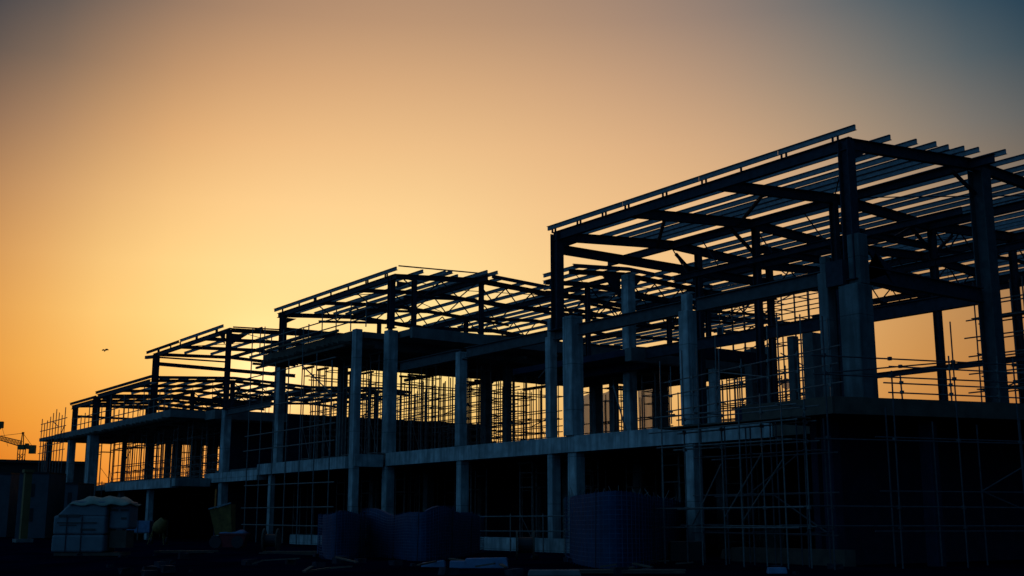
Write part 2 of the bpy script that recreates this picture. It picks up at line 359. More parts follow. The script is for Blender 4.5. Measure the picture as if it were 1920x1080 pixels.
def roof_low(label, v0, ua, ub, z0, frames, cols, depth=26, latt=True):
    t = thing('steel_roof_frame', label, 'steel frame', (ua+ub)/2, v0, 10.4)
    P = [(v0, z0), (v0+7.5, z0+.45), (v0+15, z0+.1), (v0+22.5, z0+.5), (v0+30, z0)]
    zf = prof(P); kn = [p[0] for p in P]
    for u in frames:
        rafter_path(t, 'rafter', u, v0+.1, v0+depth, zf, kn, STEEL, .24, .16)
        if latt: lattice(t, u, v0+7.6, v0+15, zf, 1.1, STEEL, 2.2, .24)
    obj('eave_beam', MB().ib(W(ub, v0, z0), W(ua, v0, z0), .38, .22), STEEL, t)
    for v in (v0+7.5, v0+15, v0+22.5):
        if v < v0+depth: obj('ridge_beam', MB().ib(W(ub, v, zf(v)-.05), W(ua, v, zf(v)-.05), .26, .18), STEEL, t)
    purlin(t, v0, ua-.4, ub+.8, z0+.12, STEEL)
    v = v0+1.6
    while v < v0+depth: purlin(t, v, ua-.3, ub+.3, zf(v)+.02, GALV); v += 1.7
    verge(t, ua-.36, v0+.05, v0+depth, zf, kn)
    for (u, v, b) in cols: steel_col(t, u, v, 10.4, zf(v)-.2, b=b)
    for u in frames[:2]:
        for a in range(5): rod(t, W(u+1.2*a, v0+3+a*3.1, zf(v0+3)-3.0), W(u+1.2*a, v0+3+a*3.1, zf(v0+3)+.2), .03)
    obj('tie_beam', MB().ib(W(frames[-1], v0+.2, z0-1.0), W(frames[-1], v0+depth, z0-1.0), .22, .2), STEEL, t)
    return t
roof_low('low steel roof with close purlins glowing against the sun, behind the third roof', 32.8, 100, 115.3, 13.5, [100, 105, 110, 115.2], [(115.9, 32.9, .62), (115.2, 33.9, .5), (100, 40.3, .36), (110, 40.3, .36), (105, 47.8, .36), (100, 55, .36)])
roof_low('smallest low steel roof bay at the far left end of the building', 32.8, 116.2, 124.2, 13.1, [116.4, 120, 123.6], [(123.2, 32.9, .5), (123.2, 40.3, .36)], 16, False)

# ------------------------------------------------------------------ concrete frames
def ccol(t, u, v, z0, z1, wu=.7, wv=.7, m=CONC, cap=None):
    if z0 == 0: z0 = -.3
    mb = MB(); mb.box(u-wu/2, u+wu/2, v-wv/2, v+wv/2, z0, z1)
    if cap: mb.box(u-wu*.33, u+wu*.33, v-wv*.33, v+wv*.33, z1, cap)
    o = obj('concrete_column', mb, m, t)
    bv = o.modifiers.new('edge', 'BEVEL'); bv.width = .03; bv.segments = 1
    return o
def slab(t, name, u0, u1, v0, v1, z0, z1, m=CONC):
    if z0 == 0: z0 = -.3
    return obj(name, MB().box(u0, u1, v0, v1, z0, z1), m, t)

# near right block
t = thing('unfinished_building', 'nearest long unfinished block with a pale first floor edge beam on twin columns', 'building', 48, 38, 0)
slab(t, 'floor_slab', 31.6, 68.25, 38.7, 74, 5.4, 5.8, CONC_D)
slab(t, 'edge_beam', 34.0, 67.2, 37.75, 38.68, 5.02, 5.85)
slab(t, 'shuttered_edge', 31.6, 33.96, 37.8, 38.68, 5.05, 5.83, WOOD)
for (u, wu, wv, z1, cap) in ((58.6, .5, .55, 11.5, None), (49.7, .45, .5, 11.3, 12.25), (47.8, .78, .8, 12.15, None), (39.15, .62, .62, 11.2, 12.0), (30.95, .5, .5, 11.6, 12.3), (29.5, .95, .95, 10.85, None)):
    ccol(t, u, 38.0, 5.86, z1, wu, wv, CONC_DIM if u < 31 else CONC, cap=cap)
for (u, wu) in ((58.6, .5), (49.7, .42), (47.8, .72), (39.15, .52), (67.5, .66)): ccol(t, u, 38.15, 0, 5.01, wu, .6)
ccol(t, 67.5, 38.15, 5.86, 14.0, .72, .7)
ccol(t, 29.36, 38.12, 10.87, 12.95, .58, .6, CONC_DIM)
obj('box_out', MB().box(29.65, 30.5, 37.45, 38.4, 10.87, 11.9), STEEL, t)
obj('ground_beam', MB().box(45.5, 57.9, 37.6, 38.4, -.3, .62), CONC, t)
obj('ground_beam', MB().box(69, 78, 36.2, 36.8, -.3, .55), CONC, t)
# interior columns (surveyed by their place against the sky)
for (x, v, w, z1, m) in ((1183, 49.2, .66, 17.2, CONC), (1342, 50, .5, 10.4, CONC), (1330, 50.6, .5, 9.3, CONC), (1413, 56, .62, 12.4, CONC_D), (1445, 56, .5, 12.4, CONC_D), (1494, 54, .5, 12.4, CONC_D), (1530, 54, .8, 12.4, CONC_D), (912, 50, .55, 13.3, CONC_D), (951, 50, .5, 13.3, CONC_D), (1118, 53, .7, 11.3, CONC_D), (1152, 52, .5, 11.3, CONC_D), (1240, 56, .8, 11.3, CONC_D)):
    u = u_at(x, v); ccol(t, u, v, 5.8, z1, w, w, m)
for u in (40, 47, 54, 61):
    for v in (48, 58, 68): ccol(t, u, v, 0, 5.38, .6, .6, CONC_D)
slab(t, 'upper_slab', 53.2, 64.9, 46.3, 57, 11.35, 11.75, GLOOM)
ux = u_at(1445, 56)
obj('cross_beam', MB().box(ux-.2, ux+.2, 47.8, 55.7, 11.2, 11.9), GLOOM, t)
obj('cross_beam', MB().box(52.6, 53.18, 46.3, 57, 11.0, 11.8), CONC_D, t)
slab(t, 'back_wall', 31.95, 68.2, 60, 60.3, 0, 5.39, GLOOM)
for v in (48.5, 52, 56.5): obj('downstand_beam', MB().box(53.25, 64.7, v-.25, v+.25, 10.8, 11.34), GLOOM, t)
# steel first-floor beams seated on the concrete columns
tb = thing('steel_beam', 'long dark steel beam resting on concrete column heads along the front, rising to the right', 'beam', 48, 38, 11.1)
for a, b in ((29.9, 38.55), (39.5, 47.3), (48.2, 49.4), (50.1, 58.1), (58.75, 66.0)): obj('beam_length', MB().ib(W(b, 38.05, 11.72), W(a, 38.05, 11.72), .62, .3, .04), STEEL_B, tb)
for a in (39.2, 58.3): obj('bearing_plate', MB().box(a, a+.4, 37.9, 38.2, 11.02, 11.09), STEEL, tb)
tag(obj('steel_beam', MB().ib(W(29.5, 38.7, 11.75), W(29.5, 46.8, 11.75), .66, .3, .04).poly([W(29.4, 38.6, 11.09), W(29.4, 40.4, 11.09), W(29.4, 38.6, 12.6), W(29.4, 39.3, 12.4), W(29.4, 40.6, 11.75)], Vector((-.1, 0, 0))), STEEL), 'haunched steel cross beam running back from the tall corner column', 'beam')
tag(obj('steel_beam', MB().ib(W(52.5, 47.4, 11.85), W(29.8, 47.4, 11.85), .68, .3, .04), STEEL), 'deep steel beam in the second column row, with sky above and below it', 'beam')
zr = z_at(1745, 686, 47.4)
tag(obj('steel_beam', MB().ib(W(36, 47.6, zr), W(22, 47.6, zr), .26, .2), STEEL), 'thin steel rail beam low across the open right hand bay', 'beam')
# middle block
t = thing('unfinished_building', 'middle unfinished block with a deep dark upper slab over open floors', 'building', 75, 36, 0)
slab(t, 'edge_beam', 68.3, 82.4, 35.4, 36.3, 4.85, 5.62)
slab(t, 'return_beam', 67.4, 68.25, 35.6, 37.7, 4.95, 5.75)
slab(t, 'floor_slab', 68.3, 93, 36.35, 66, 5.1, 5.5, CONC_D)
ccol(t, 67.75, 35.75, 0, 13.9, .55, .5)
ccol(t, 83.4, 37.5, 5.55, 13.2, .62, .55); ccol(t, 81.0, 36.0, 0, 4.84, .42, .4)
slab(t, 'upper_slab', 65.6, 82.6, 38.6, 64, 13.5, 13.95, CONC_D)
slab(t, 'upper_edge_beam', 68.3, 82.6, 35.6, 36.5, 13.2, 13.85, WOOD)
slab(t, 'upper_edge_beam', 65.3, 65.58, 38.5, 64, 13.3, 14.02, CONC_D)
slab(t, 'upper_slab', 68.3, 82.6, 36.52, 38.58, 13.5, 13.9, CONC_D)
for u in (69, 74, 79): obj('downstand_beam', MB().box(u-.25, u+.25, 36.6, 64, 12.9, 13.48), CONC_D, t)
for v in (42, 48, 54, 60): obj('formwork_joist', MB().box(65.7, 82.5, v-.1, v+.1, 12.65, 12.88), WOOD, t)
rnd = random.Random(11)
for k in range(19): a = 68.6+k*.74+rnd.uniform(-.12, .12); obj('formwork_joist', MB().box(a-.05, a+.05, 35.0-rnd.uniform(0, .45), 37.5, 12.98, 13.16), WOOD, t)
for z, a, b in ((12.8, 68.5, 82.9), (13.92, 69.5, 81)): obj('formwork_waler', MB().box(a, b, 35.15, 35.3, z, z+.16), WOOD, t)
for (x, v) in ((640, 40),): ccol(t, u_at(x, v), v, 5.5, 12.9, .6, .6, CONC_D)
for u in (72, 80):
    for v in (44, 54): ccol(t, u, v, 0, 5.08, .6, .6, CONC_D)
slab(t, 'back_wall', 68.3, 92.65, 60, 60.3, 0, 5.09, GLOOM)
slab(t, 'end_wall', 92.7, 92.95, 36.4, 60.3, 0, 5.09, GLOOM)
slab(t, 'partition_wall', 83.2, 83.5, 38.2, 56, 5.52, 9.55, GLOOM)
# third block
t = thing('unfinished_building', 'short unfinished block linking the middle block to the left hand block', 'building', 88, 36, 0)
slab(t, 'edge_beam', 82.6, 93.2, 35.5, 36.3, 4.5, 5.25)
ccol(t, 90.3, 36.0, 0, 10.3, .66, .6)
ccol(t, 90.9, 44, 5.5, 10.3, .6, .6, CONC_D)
tag(obj('steel_beam', MB().ib(W(90.4, 35.9, 10.35), W(81.5, 35.9, 10.35), .5, .26), STEEL_B), 'short steel beam spanning from the third block column to the middle block', 'beam')
# left block
t = thing('unfinished_building', 'left hand unfinished block whose upper slab runs out to a thin tip', 'building', 106, 33, 0)
slab(t, 'edge_beam', 92.4, 109.5, 32.4, 33.2, 4.1, 4.85)
slab(t, 'floor_slab', 93.3, 128, 33.25, 62, 4.3, 4.7, CONC_D)
slab(t, 'back_wall', 93.3, 127.5, 54, 54.3, 0, 4.29, GLOOM)
slab(t, 'partition_wall', 93.5, 93.8, 37.0, 44.5, 4.72, 9.72, GLOOM)
slab(t, 'end_wall', 127.6, 127.9, 33.6, 54.3, 0, 4.29, GLOOM)
slab(t, 'return_beam', 91.6, 92.35, 32.5, 35.4, 4.2, 4.85)
slab(t, 'upper_slab', 93.0, 128, 32.3, 62, 9.75, 10.35, CONC_D)
slab(t, 'upper_slab', 128.05, 134.5, 32.3, 40, 9.95, 10.3, CONC_D)
slab(t, 'upper_return_beam', 90.8, 92.95, 35.2, 62, 9.6, 10.33, CONC_D)
for (u, v, z0, z1, w) in ((116.2, 32.9, 0, 9.74, 1.1), (124, 33, 0, 9.74, .8), *[(u_at(x, v), v, 4.7, 9.74, w) for (x, v, w) in ((285, 40.5, .75), (318, 41.5, .65), (336, 42.5, .75), (370, 44.5, .9), (401, 46, 1.0), (236, 38, .5))], (100, 33.4, 0, 4.09, .6), (108, 33.4, 0, 4.09, .6)):
    ccol(t, u, v, z0, z1, w, w*.8, CONC if v < 34 and z0 == 0 else CONC_D)
rnd = random.Random(12)
for k in range(26): a = 93.6+k*1.3+rnd.uniform(-.2, .2); obj('formwork_joist', MB().box(a-.05, a+.05, 32.0-rnd.uniform(0, .3), 33.4, 9.55, 9.74), WOOD, t)
# corner deck, nearest block
t = thing('unfinished_building', 'dark raised corner deck edged with brown shuttering boards at the lower right', 'building', 27, 33, 0)
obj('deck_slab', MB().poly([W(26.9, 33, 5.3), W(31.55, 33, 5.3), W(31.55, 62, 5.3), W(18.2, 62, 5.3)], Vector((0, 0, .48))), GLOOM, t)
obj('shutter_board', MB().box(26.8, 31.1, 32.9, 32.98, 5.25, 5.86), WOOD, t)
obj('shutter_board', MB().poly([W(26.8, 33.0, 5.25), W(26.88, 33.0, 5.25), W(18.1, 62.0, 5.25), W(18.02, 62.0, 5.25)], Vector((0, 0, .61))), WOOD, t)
slab(t, 'dark_fill_wall', 29.0, 29.3, 34.6, 62, 0, 5.28, GLOOM)  # dark wall added so the space under the deck reads black
slab(t, 'back_wall', 29.35, 32.5, 40, 40.3, 0, 5.28, GLOOM)  # added behind the deck front for the same blackness
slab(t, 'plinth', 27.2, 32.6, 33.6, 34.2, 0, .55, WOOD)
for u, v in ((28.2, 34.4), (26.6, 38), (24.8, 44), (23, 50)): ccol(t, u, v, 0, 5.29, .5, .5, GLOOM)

# ------------------------------------------------------------------ scaffolds
def scaffold(label, path, z0, z1, lifts, sp=1.9, depth=1.2, group=None, m=TUBE, braces=2, tall=(), boards=(), jit=.12, name='scaffold', two=True, r=.044, clamps=False, bars=()):
    (ua, va), (ub, vb) = path
    L = math.hypot(ub-ua, vb-va); n = max(2, round(L/sp)+1)
    du, dv = (ub-ua)/L, (vb-va)/L; nu, nv = -dv, du             # inward side
    t = thing(name, label, 'scaffold', ua, va, z0, group)
    rows = (0, 1) if two else (0,)
    def pt(s, row, z): return W(ua+du*s+nu*depth*row, va+dv*s+nv*depth*row, z)
    for row in rows:
        for i in range(n):
            s = L*i/(n-1); top = z1+random.uniform(-.5, .5)*(1 if row == 0 else .6)+(tall[i] if i < len(tall) else 0)
            lean = random.uniform(-.04, .04)
            obj('standard', MB().tube(pt(s, row, z0), pt(s+lean, row, top), r), m, t)
        for z in lifts:
            obj('ledger', MB().tube(pt(-.4+random.uniform(-.4, 0), row, z+random.uniform(-jit, jit)*.4), pt(L+.3+random.uniform(0, .5), row, z+random.uniform(-jit, jit)*.4), r), m, t)
    if two:
        for z in lifts[::2]:
            for i in range(0, n, 2): q = L*i/(n-1)+.08; obj('transom', MB().tube(pt(q, -.15, z+.06), pt(q, 1.15, z+.06), r), m, t)
    for (s0, za, s1, zb) in bars: obj('brace', MB().tube(pt(s0, 0, za), pt(s1, 0, zb), r), m, t)
    for b in range(braces):
        k = random.randrange(max(1, n-2)); s0 = L*k/(n-1); s1 = min(L, s0+2*L/(n-1)); q = max(0, (len(lifts)-2-b) % len(lifts)); za, zb = lifts[q], lifts[min(len(lifts)-1, q+1)]
        if abs(za-zb) < .1: zb = za+2
        if b % 2: s0, s1 = s1, s0
        obj('brace', MB().tube(pt(s0, 0, za), pt(s1, 0, zb), r), m, t)
    for z in boards:
        obj('scaffold_board', MB().hexa([pt(-.3, .05, z), pt(L+.3, .05, z), pt(L+.3, .95, z), pt(-.3, .95, z), pt(-.3, .05, z+.05), pt(L+.3, .05, z+.05), pt(L+.3, .95, z+.05), pt(-.3, .95, z+.05)]), WOOD, t)
    if clamps:
        for i in range(n):
            for z in lifts:
                c = pt(L*i/(n-1), 0, z); obj('coupler', MB().prism(c-Vector((0, 0, .06)), c+Vector((0, 0, .06)), [(-.055, .055, -.055, .055)]), m, t)
    return t
# lower right, wrapping the corner deck
scaffold('grey tube scaffold with crossed braces facing the deck corner, lower right', ((26.7, 31.3), (32.6, 31.3)), 0, 6.0, [1.35, 2.0, 4.2, 4.85, 5.35], 1.95, -1.15, braces=0, tall=(2.4, .3, 2.0, 1.6), clamps=True, r=.028, boards=(4.95,), bars=((3.9, 1.7, 2.0, 3.9), (3.0, 1.6, 1.0, 3.7), (5.6, 1.4, 4.0, 3.6)))
scaffold('dark tube scaffold running back along the side of the corner deck', ((25.5, 31.0), (20.2, 48.5)), 0, 7.0, [1.35, 2.0, 4.25, 6.4, 7.0], 2.45, 1.0, braces=1, tall=(1.4, 0, 1.2), clamps=True, r=.028, two=False, m=TUBE_K)
scaffold('dim props and rails standing under the front edge of the corner deck', ((32.4, 33.1), (27.4, 33.1)), 0, 5.1, [1.1, 2.5, 3.9], 1.2, 1.1, braces=2, m=TUBE_K, r=.03)
scaffold('dim inner row of tubes under the side of the corner deck', ((26.0, 34.8), (22.2, 48)), 0, 5.1, [1.2, 2.6, 4.4], 2.0, 1.0, braces=2, m=TUBE_K, r=.03, two=False)
# handrails on the deck
scaffold('tube handrail with tall posts across the deck front under the corner column', ((27.4, 33.6), (38.5, 36.2)), 5.8, 8.0, [6.35, 7.05, 7.7], 1.9, 1, braces=1, tall=(1.2, 0, .9, 0, .8), two=False, clamps=True, r=.03)
scaffold('tube handrail along the right hand open bay with a doubled pair of posts', ((26.3, 36.2), (21.4, 53)), 5.8, 7.2, [6.15, 6.5, 7.1], 2.3, 1, braces=0, tall=(0, .2, .9, 0), two=False, clamps=True, r=.03)
scaffold('low handrail at the back of the right hand open bay', ((40, 54), (27.5, 54)), 5.8, 6.9, [6.2, 6.7], 3.2, 1, braces=1, two=False)
# far scaffold at the right edge
scaffold('scaffold tower with boards at the far right edge of the picture', ((37.5, 60), (27, 60)), 5.8, 14.6, [6.6, 7.6, 8.6, 9.6, 10.6, 11.6, 12.6, 13.6], 1.5, 1.3, braces=5, boards=(8.7, 12.7))
# behind the long beam
scaffold('tall scaffold screen with crossing braces seen above the second row beam', ((63, 66), (53, 66)), 5.8, 18.4, [8.0, 10.0, 12.2, 13.2, 14.2, 15.0, 15.8, 16.6, 17.3, 18.0], 1.2, 1.4, braces=16)
scaffold('scaffold with bent braces filling the bay behind the second column row', ((58.5, 60), (49.3, 60)), 5.8, 11.2, [6.3, 6.9, 7.3, 8.4, 9.6, 10.6], 1.7, 1.2, braces=7, boards=(7.3,))
scaffold('scaffold bay just behind the short concrete columns', ((56, 57), (50, 57)), 5.8, 11.0, [6.2, 6.9, 8.9, 10.2], 2.3, 1.2, braces=4)
# front of middle block
scaffold('tall scaffold standing in front of the middle block beside the twin concrete columns', ((69.0, 34.6), (82.4, 34.6)), 0, 12.4, [1.2, 2.4, 4.0, 6.6, 7.7, 9.7, 12.0], 2.4, -1.0, braces=1, tall=(0, .4, 2.6, .6, 0, 3.3, 3.5), two=False)
scaffold('sloping handrail along the front edge of the middle upper slab', ((66.5, 35.7), (83.5, 35.7)), 13.9, 15.6, [14.5, 15.1], 2.2, 1.0, braces=0, two=False)
# left end
scaffold('spiky scaffold standing clear of the left end of the building', ((123.5, 32.0), (132.5, 32.0)), 0, 12.0, [4.6, 5.6, 8.6, 9.3, 11.0, 11.7], 1.2, -1.1, braces=2, two=False, tall=(.8, .2, .9, 1.2, .1, .6, 0), m=TUBE_D)
scaffold('handrail of many short posts along the left upper slab edge', ((94, 32.6), (122.5, 32.6)), 10.4, 11.9, [10.95, 11.6], 1.35, 1.0, braces=0, two=False, m=TUBE_D, tall=(0, .7, 0, 0, .3, .9, 0, .2, 0, 1.2, 0, 0, .8, 0, .9, .2, 0, 1.0))
scaffold('scaffold rows inside the left block at first floor', ((95, 38), (126, 38)), 4.7, 9.7, [5.3, 5.8, 6.4, 7.1, 8.9, 9.4], 1.5, 1.2, braces=3, m=TUBE_D)
scaffold('second row of scaffold deeper inside the left block at first floor', ((99, 47), (124, 47)), 4.7, 9.7, [5.2, 5.6, 6.2, 6.7, 7.6, 9.2], 1.6, 1.2, braces=4, m=TUBE_D)
scaffold('scaffold under the left block low in the shade', ((108.6, 31.8), (126, 31.8)), 0, 4.5, [1.8, 3.2], 1.9, -1.0, braces=2, m=TUBE_D)
# inside the middle block
scaffold('horizontal tube rails stacked at the far end of the middle block', ((81.8, 40), (81.8, 63)), 5.5, 12.8, [7.9, 8.4, 9.0, 12.3], 1.7, -1.1, braces=3, m=TUBE_D)
scaffold('scaffold rows below the far columns left of the twin columns', ((77.5, 52), (90.5, 52)), 5.6, 12.8, [6.2, 6.7, 7.2, 7.7, 8.2, 8.9], 1.4, 1.1, braces=4, m=TUBE_D)
scaffold('scaffold behind the twin concrete columns at first floor', ((65.8, 61.5), (76, 61.5)), 5.8, 11.3, [6.3, 6.9, 7.5, 8.6, 9.4], 1.5, 1.1, braces=4, m=TUBE_D)
scaffold('dense back scaffold glimpsed between the single columns at first floor', ((77, 58.5), (87, 58.5)), 5.8, 12.4, [7.7, 8.2, 8.7, 9.2, 9.8, 10.5], 1.3, 1.1, braces=3, m=TUBE_D)
scaffold('far scaffold rails on top of the left upper slab, seen low through the middle block', ((92.5, 56), (116, 56)), 10.36, 13.6, [10.9, 11.35, 11.9, 12.5, 13.1], 1.7, 1.2, braces=4, m=TUBE_D)
scaffold('stacked rails and bracing just behind the first single front column', ((70, 50), (81.5, 50)), 5.5, 12.8, [8.5, 8.9, 9.4, 9.9, 10.5, 11.2], 2.0, 1.1, braces=6, m=TUBE_D)
# shoring towers: one made with its parts, the rest copied
def tower(z0, h, label, group):
    t = thing('shoring_tower', label, 'shoring tower', 0, 0, z0, group)
    for a in (-.6, .6):
        for b in (-.6, .6): obj('prop_leg', MB().tube(W(a, b, z0), W(a, b, z0+h), .042), TUBE_D, t)
    for z in (.45, h*.72, h-.5):
        obj('lacing_frame', MB().tube(W(-.6, -.6, z0+z), W(.6, -.6, z0+z), .032).tube(W(-.6, .6, z0+z), W(.6, .6, z0+z), .032).tube(W(-.6, -.6, z0+z), W(-.6, .6, z0+z), .032).tube(W(.6, -.6, z0+z), W(.6, .6, z0+z), .032), TUBE_D, t)
    for b in (-.6, .6): obj('head_beam', MB().box(-.8, .8, b-.1, b+.1, z0+h, z0+h+.14), WOOD, t)
    obj('brace', MB().tube(W(-.6, -.6, z0+.45), W(.6, -.6, z0+h*.4), .022), TUBE_D, t)
    return t
def towers(z0, h, label, group, spots):
    p = tower(z0, h, label, group)
    for i, (u, v) in enumerate(spots):
        o = p if i == 0 else copy_tree(p)
        o.location = W(u+random.uniform(-.25, .25), v+random.uniform(-.25, .25), z0); o.rotation_euler.z = random.uniform(-.06, .06)+(math.pi/2)*random.randrange(2)
towers(5.52, 7.1, 'thin tube shoring tower propping the deep upper slab of the middle block', 'shoring towers under the middle upper slab', [(u, v) for u in (69.5, 72.6, 75.8, 79) for v in (38.5, 42, 46.5, 53)])
towers(4.72, 4.9, 'thin tube shoring tower propping the upper slab of the left block', 'shoring towers under the left upper slab', [(u, v) for u in (95, 98.4, 103, 107, 111.5, 116, 120, 125) for v in (35.5, 42, 50)])
towers(.0, 4.8, 'thin tube shoring tower in the dark under the first floor', 'shoring towers under the first floor', [(u, v) for u in (44, 51.5, 56, 62.5, 71, 75.5, 79, 87) for v in (41.5, 46)])
towers(5.82, 4.8, 'thin tube shoring tower propping the upper slab behind the twin columns', 'shoring towers behind the twin columns', [(u, v) for u in (54.8, 58.5, 62.5) for v in (50, 54)])

# ------------------------------------------------------------------ debris netting, small fittings
def net(label, x0, x1, y0, y1, v):
    u0, u1 = u_at(x1, v, (y0+y1)/2), u_at(x0, v, (y0+y1)/2); xm = (x0+x1)/2; z0, z1 = z_at(xm, y1, v), z_at(xm, y0, v)
    mb = MB(); n = 12; k = 0
    for i in range(n+1):
        u = u0+(u1-u0)*i/n; dv = .12*math.sin(i*1.7)
        mb.v += [W(u, v+dv, z0-.1*math.sin(i)), W(u, v+dv*.4, z1+.08*math.sin(i*.9))]
    for i in range(n): mb.f.append([2*i, 2*i+2, 2*i+3, 2*i+1])
    o = obj('debris_netting', mb, NET)
    tag(o, label, 'netting')
net('brown translucent netting just right of the twin concrete columns', 1094, 1160, 736, 836, 67.8)
net('brown netting sheet hanging high left of the single wide column', 1196, 1262, 668, 706, 67.8)
net('tall brown netting hanging right of the inner concrete column', 1196, 1234, 726, 836, 67.9)
net('small brown netting patch right of the short columns, up in the bay', 1362, 1410, 660, 690, 67.8)
net('low brown netting patch in the bay behind the handrail', 1464, 1500, 710, 728, 67.9)
tag(obj('leaning_pole', MB().tube(W(52.2, 44.5, 9.3), W(49.2, 43.0, 5.9), .05), TUBE), 'pale pole leaning down from the inner concrete column', 'pole')
tag(obj('leaning_pole', MB().tube(W(55.5, 41.5, 9.9), W(53.0, 41.0, 10.9), .04), TUBE), 'short pale pole slanting up right of the twin columns', 'pole')
b = thing('sign_frame', 'small pale square frame fixed near the top of the steel column', 'frame', u_at(1351, 50), 49.6, z_at(1351, 630, 49.6))
uu, zz = u_at(1351, 49.6, 622), z_at(1351, 630, 49.6)
obj('rim', MB().box(uu-.25, uu+.25, 49.55, 49.6, zz, zz+.08).box(uu-.25, uu+.25, 49.55, 49.6, zz+.5, zz+.58).box(uu-.25, uu-.17, 49.55, 49.6, zz+.08, zz+.5).box(uu+.17, uu+.25, 49.55, 49.6, zz+.08, zz+.5), GALV, b)
obj('panel', MB().box(uu-.16, uu+.16, 49.58, 49.62, zz+.09, zz+.49), DARKP, b)

# ------------------------------------------------------------------ things on the ground
# wrapped stack at left
(gu, gv) = on_ground(165, 1040)
def pile():
    t = thing('wrapped_stack', 'white wrapped stack of packs with dark printed bands and a pale tarp on top', 'material stack', gu, gv, 0)
    fw = Vector((FH[0], FH[1], 0)); rt = Vector((RH[0], RH[1], 0)); o = W(gu, gv, 0)
    def P(x, y, z): return o+rt*x+fw*y+Vector((0, 0, z))      # local frame of the stack, long side to the site road
    def blk(x0, x1, y0, y1, z0, z1, tl=0):
        m = MB(); m.hexa([P(x0, y0, z0), P(x1, y0, z0), P(x1, y1, z0), P(x0, y1, z0), P(x0+tl, y0, z1), P(x1, y0, z1), P(x1, y1, z1), P(x0+tl, y1, z1)]); return m
    packs = {}
    for nm, m in (('lower_pack', blk(-1.72, .72, -.1, 1.6, .1, .9)), ('middle_pack', blk(-1.7, .74, -.08, 1.6, .905, 1.78)), ('upper_pack', blk(-1.62, .76, -.075, 1.6, 1.72, 2.45, .72)), ('side_pack', blk(.78, 1.72, .25, 1.6, 1.15, 2.42))):
        q = packs[nm] = obj(nm, m, WHITEP, t); bv = q.modifiers.new('soft', 'BEVEL'); bv.width = .11; bv.segments = 4
    obj('pallet', blk(-1.6, 1.5, 0, 1.5, -.05, .09), WOOD, t); obj('pallet', blk(.82, 1.6, .35, 1.5, .3, 1.1), WOOD, t)
    for x in (-1.05, -.35): obj('strap', blk(x-.02, x+.02, -.13, -.105, .12, 1.8), DARKP, t)
    for (x0, x1, z, h) in ((-1.45, -1.08, 1.7, .13), (-1.0, -.45, 1.7, .13), (-1.5, .35, 1.42, .06), (-.4, .3, 1.1, .09), (-1.4, -.6, 1.32, .05)):
        obj('printed_band', blk(x0, x1, -.118, -.106, z, z+h), INK, packs['middle_pack'])
    for (x0, x1, z) in ((.85, 1.2, 1.98), (1.3, 1.68, 1.98), (1.35, 1.6, 1.6)): obj('printed_band', blk(x0, x1, .225, .24, z, z+.1), INK, packs['side_pack'])
    m = MB(); nx, ny = 18, 10; rnd = random.Random(2)
    for j in range(ny+1):
        for i in range(nx+1):
            x = -.98+2.78*i/nx; y = -.2+1.9*j/ny
            e = min(i, nx-i, 4)/4; f = min(j, ny-j, 3)/3
            m.v.append(P(x, y, 2.40+.24*math.sqrt(max(0, e*f))+.05*math.sin(i*1.1+j*.6)+rnd.uniform(-.02, .02)-(.12*(1-min(e, f)))))
    for j in range(ny):
        for i in range(nx): k = j*(nx+1)+i; m.f.append([k, k+1, k+nx+2, k+nx+1])
    q = obj('tarp', m, TARP, t, True); so = q.modifiers.new('thick', 'SOLIDIFY'); so.thickness = .05
pile()
def frame_at(x, y):
    u, v = on_ground(x, y); o = W(u, v, 0); fw = Vector((FH[0], FH[1], 0)); rt = Vector((RH[0], RH[1], 0))
    return u, v, (lambda a, b, c: o+rt*a+fw*b+Vector((0, 0, c)))
def lbox(P, x0, x1, y0, y1, z0, z1, m=None):
    m = m or MB(); return m.hexa([P(x0, y0, z0), P(x1, y0, z0), P(x1, y1, z0), P(x0, y1, z0), P(x0, y0, z1), P(x1, y0, z1), P(x1, y1, z1), P(x0, y1, z1)])
# two wrapped pallets behind
for (x, y, w, h, z0, lab) in ((257, 1012, .95, .95, .55, 'pale blue wrapped pallet beside the big white stack'), (306, 1006, .42, .45, 1.05, 'small pale blue pack raised on dark crates')):
    u, v, P = frame_at(x, y); t = thing('wrapped_pallet', lab, 'pallet', u, v, 0)
    q = obj('pack', lbox(P, -w, w, 0, 1.2, z0, z0+h), BLUEP, t); bv = q.modifiers.new('soft', 'BEVEL'); bv.width = .05; bv.segments = 2
    m = MB(); lbox(P, -w, w, 0, 1.2, z0-.06, z0-.01, m); lbox(P, -w, -w+.12, 0, 1.2, -.05, z0-.07, m); lbox(P, w-.12, w, 0, 1.2, -.05, z0-.07, m); lbox(P, -.06, .06, 0, 1.2, -.05, z0-.07, m)
    obj('pallet', m, WOOD, t); obj('strap', lbox(P, -.03, .03, -.02, -.005, z0, z0+h), DARKP, t)
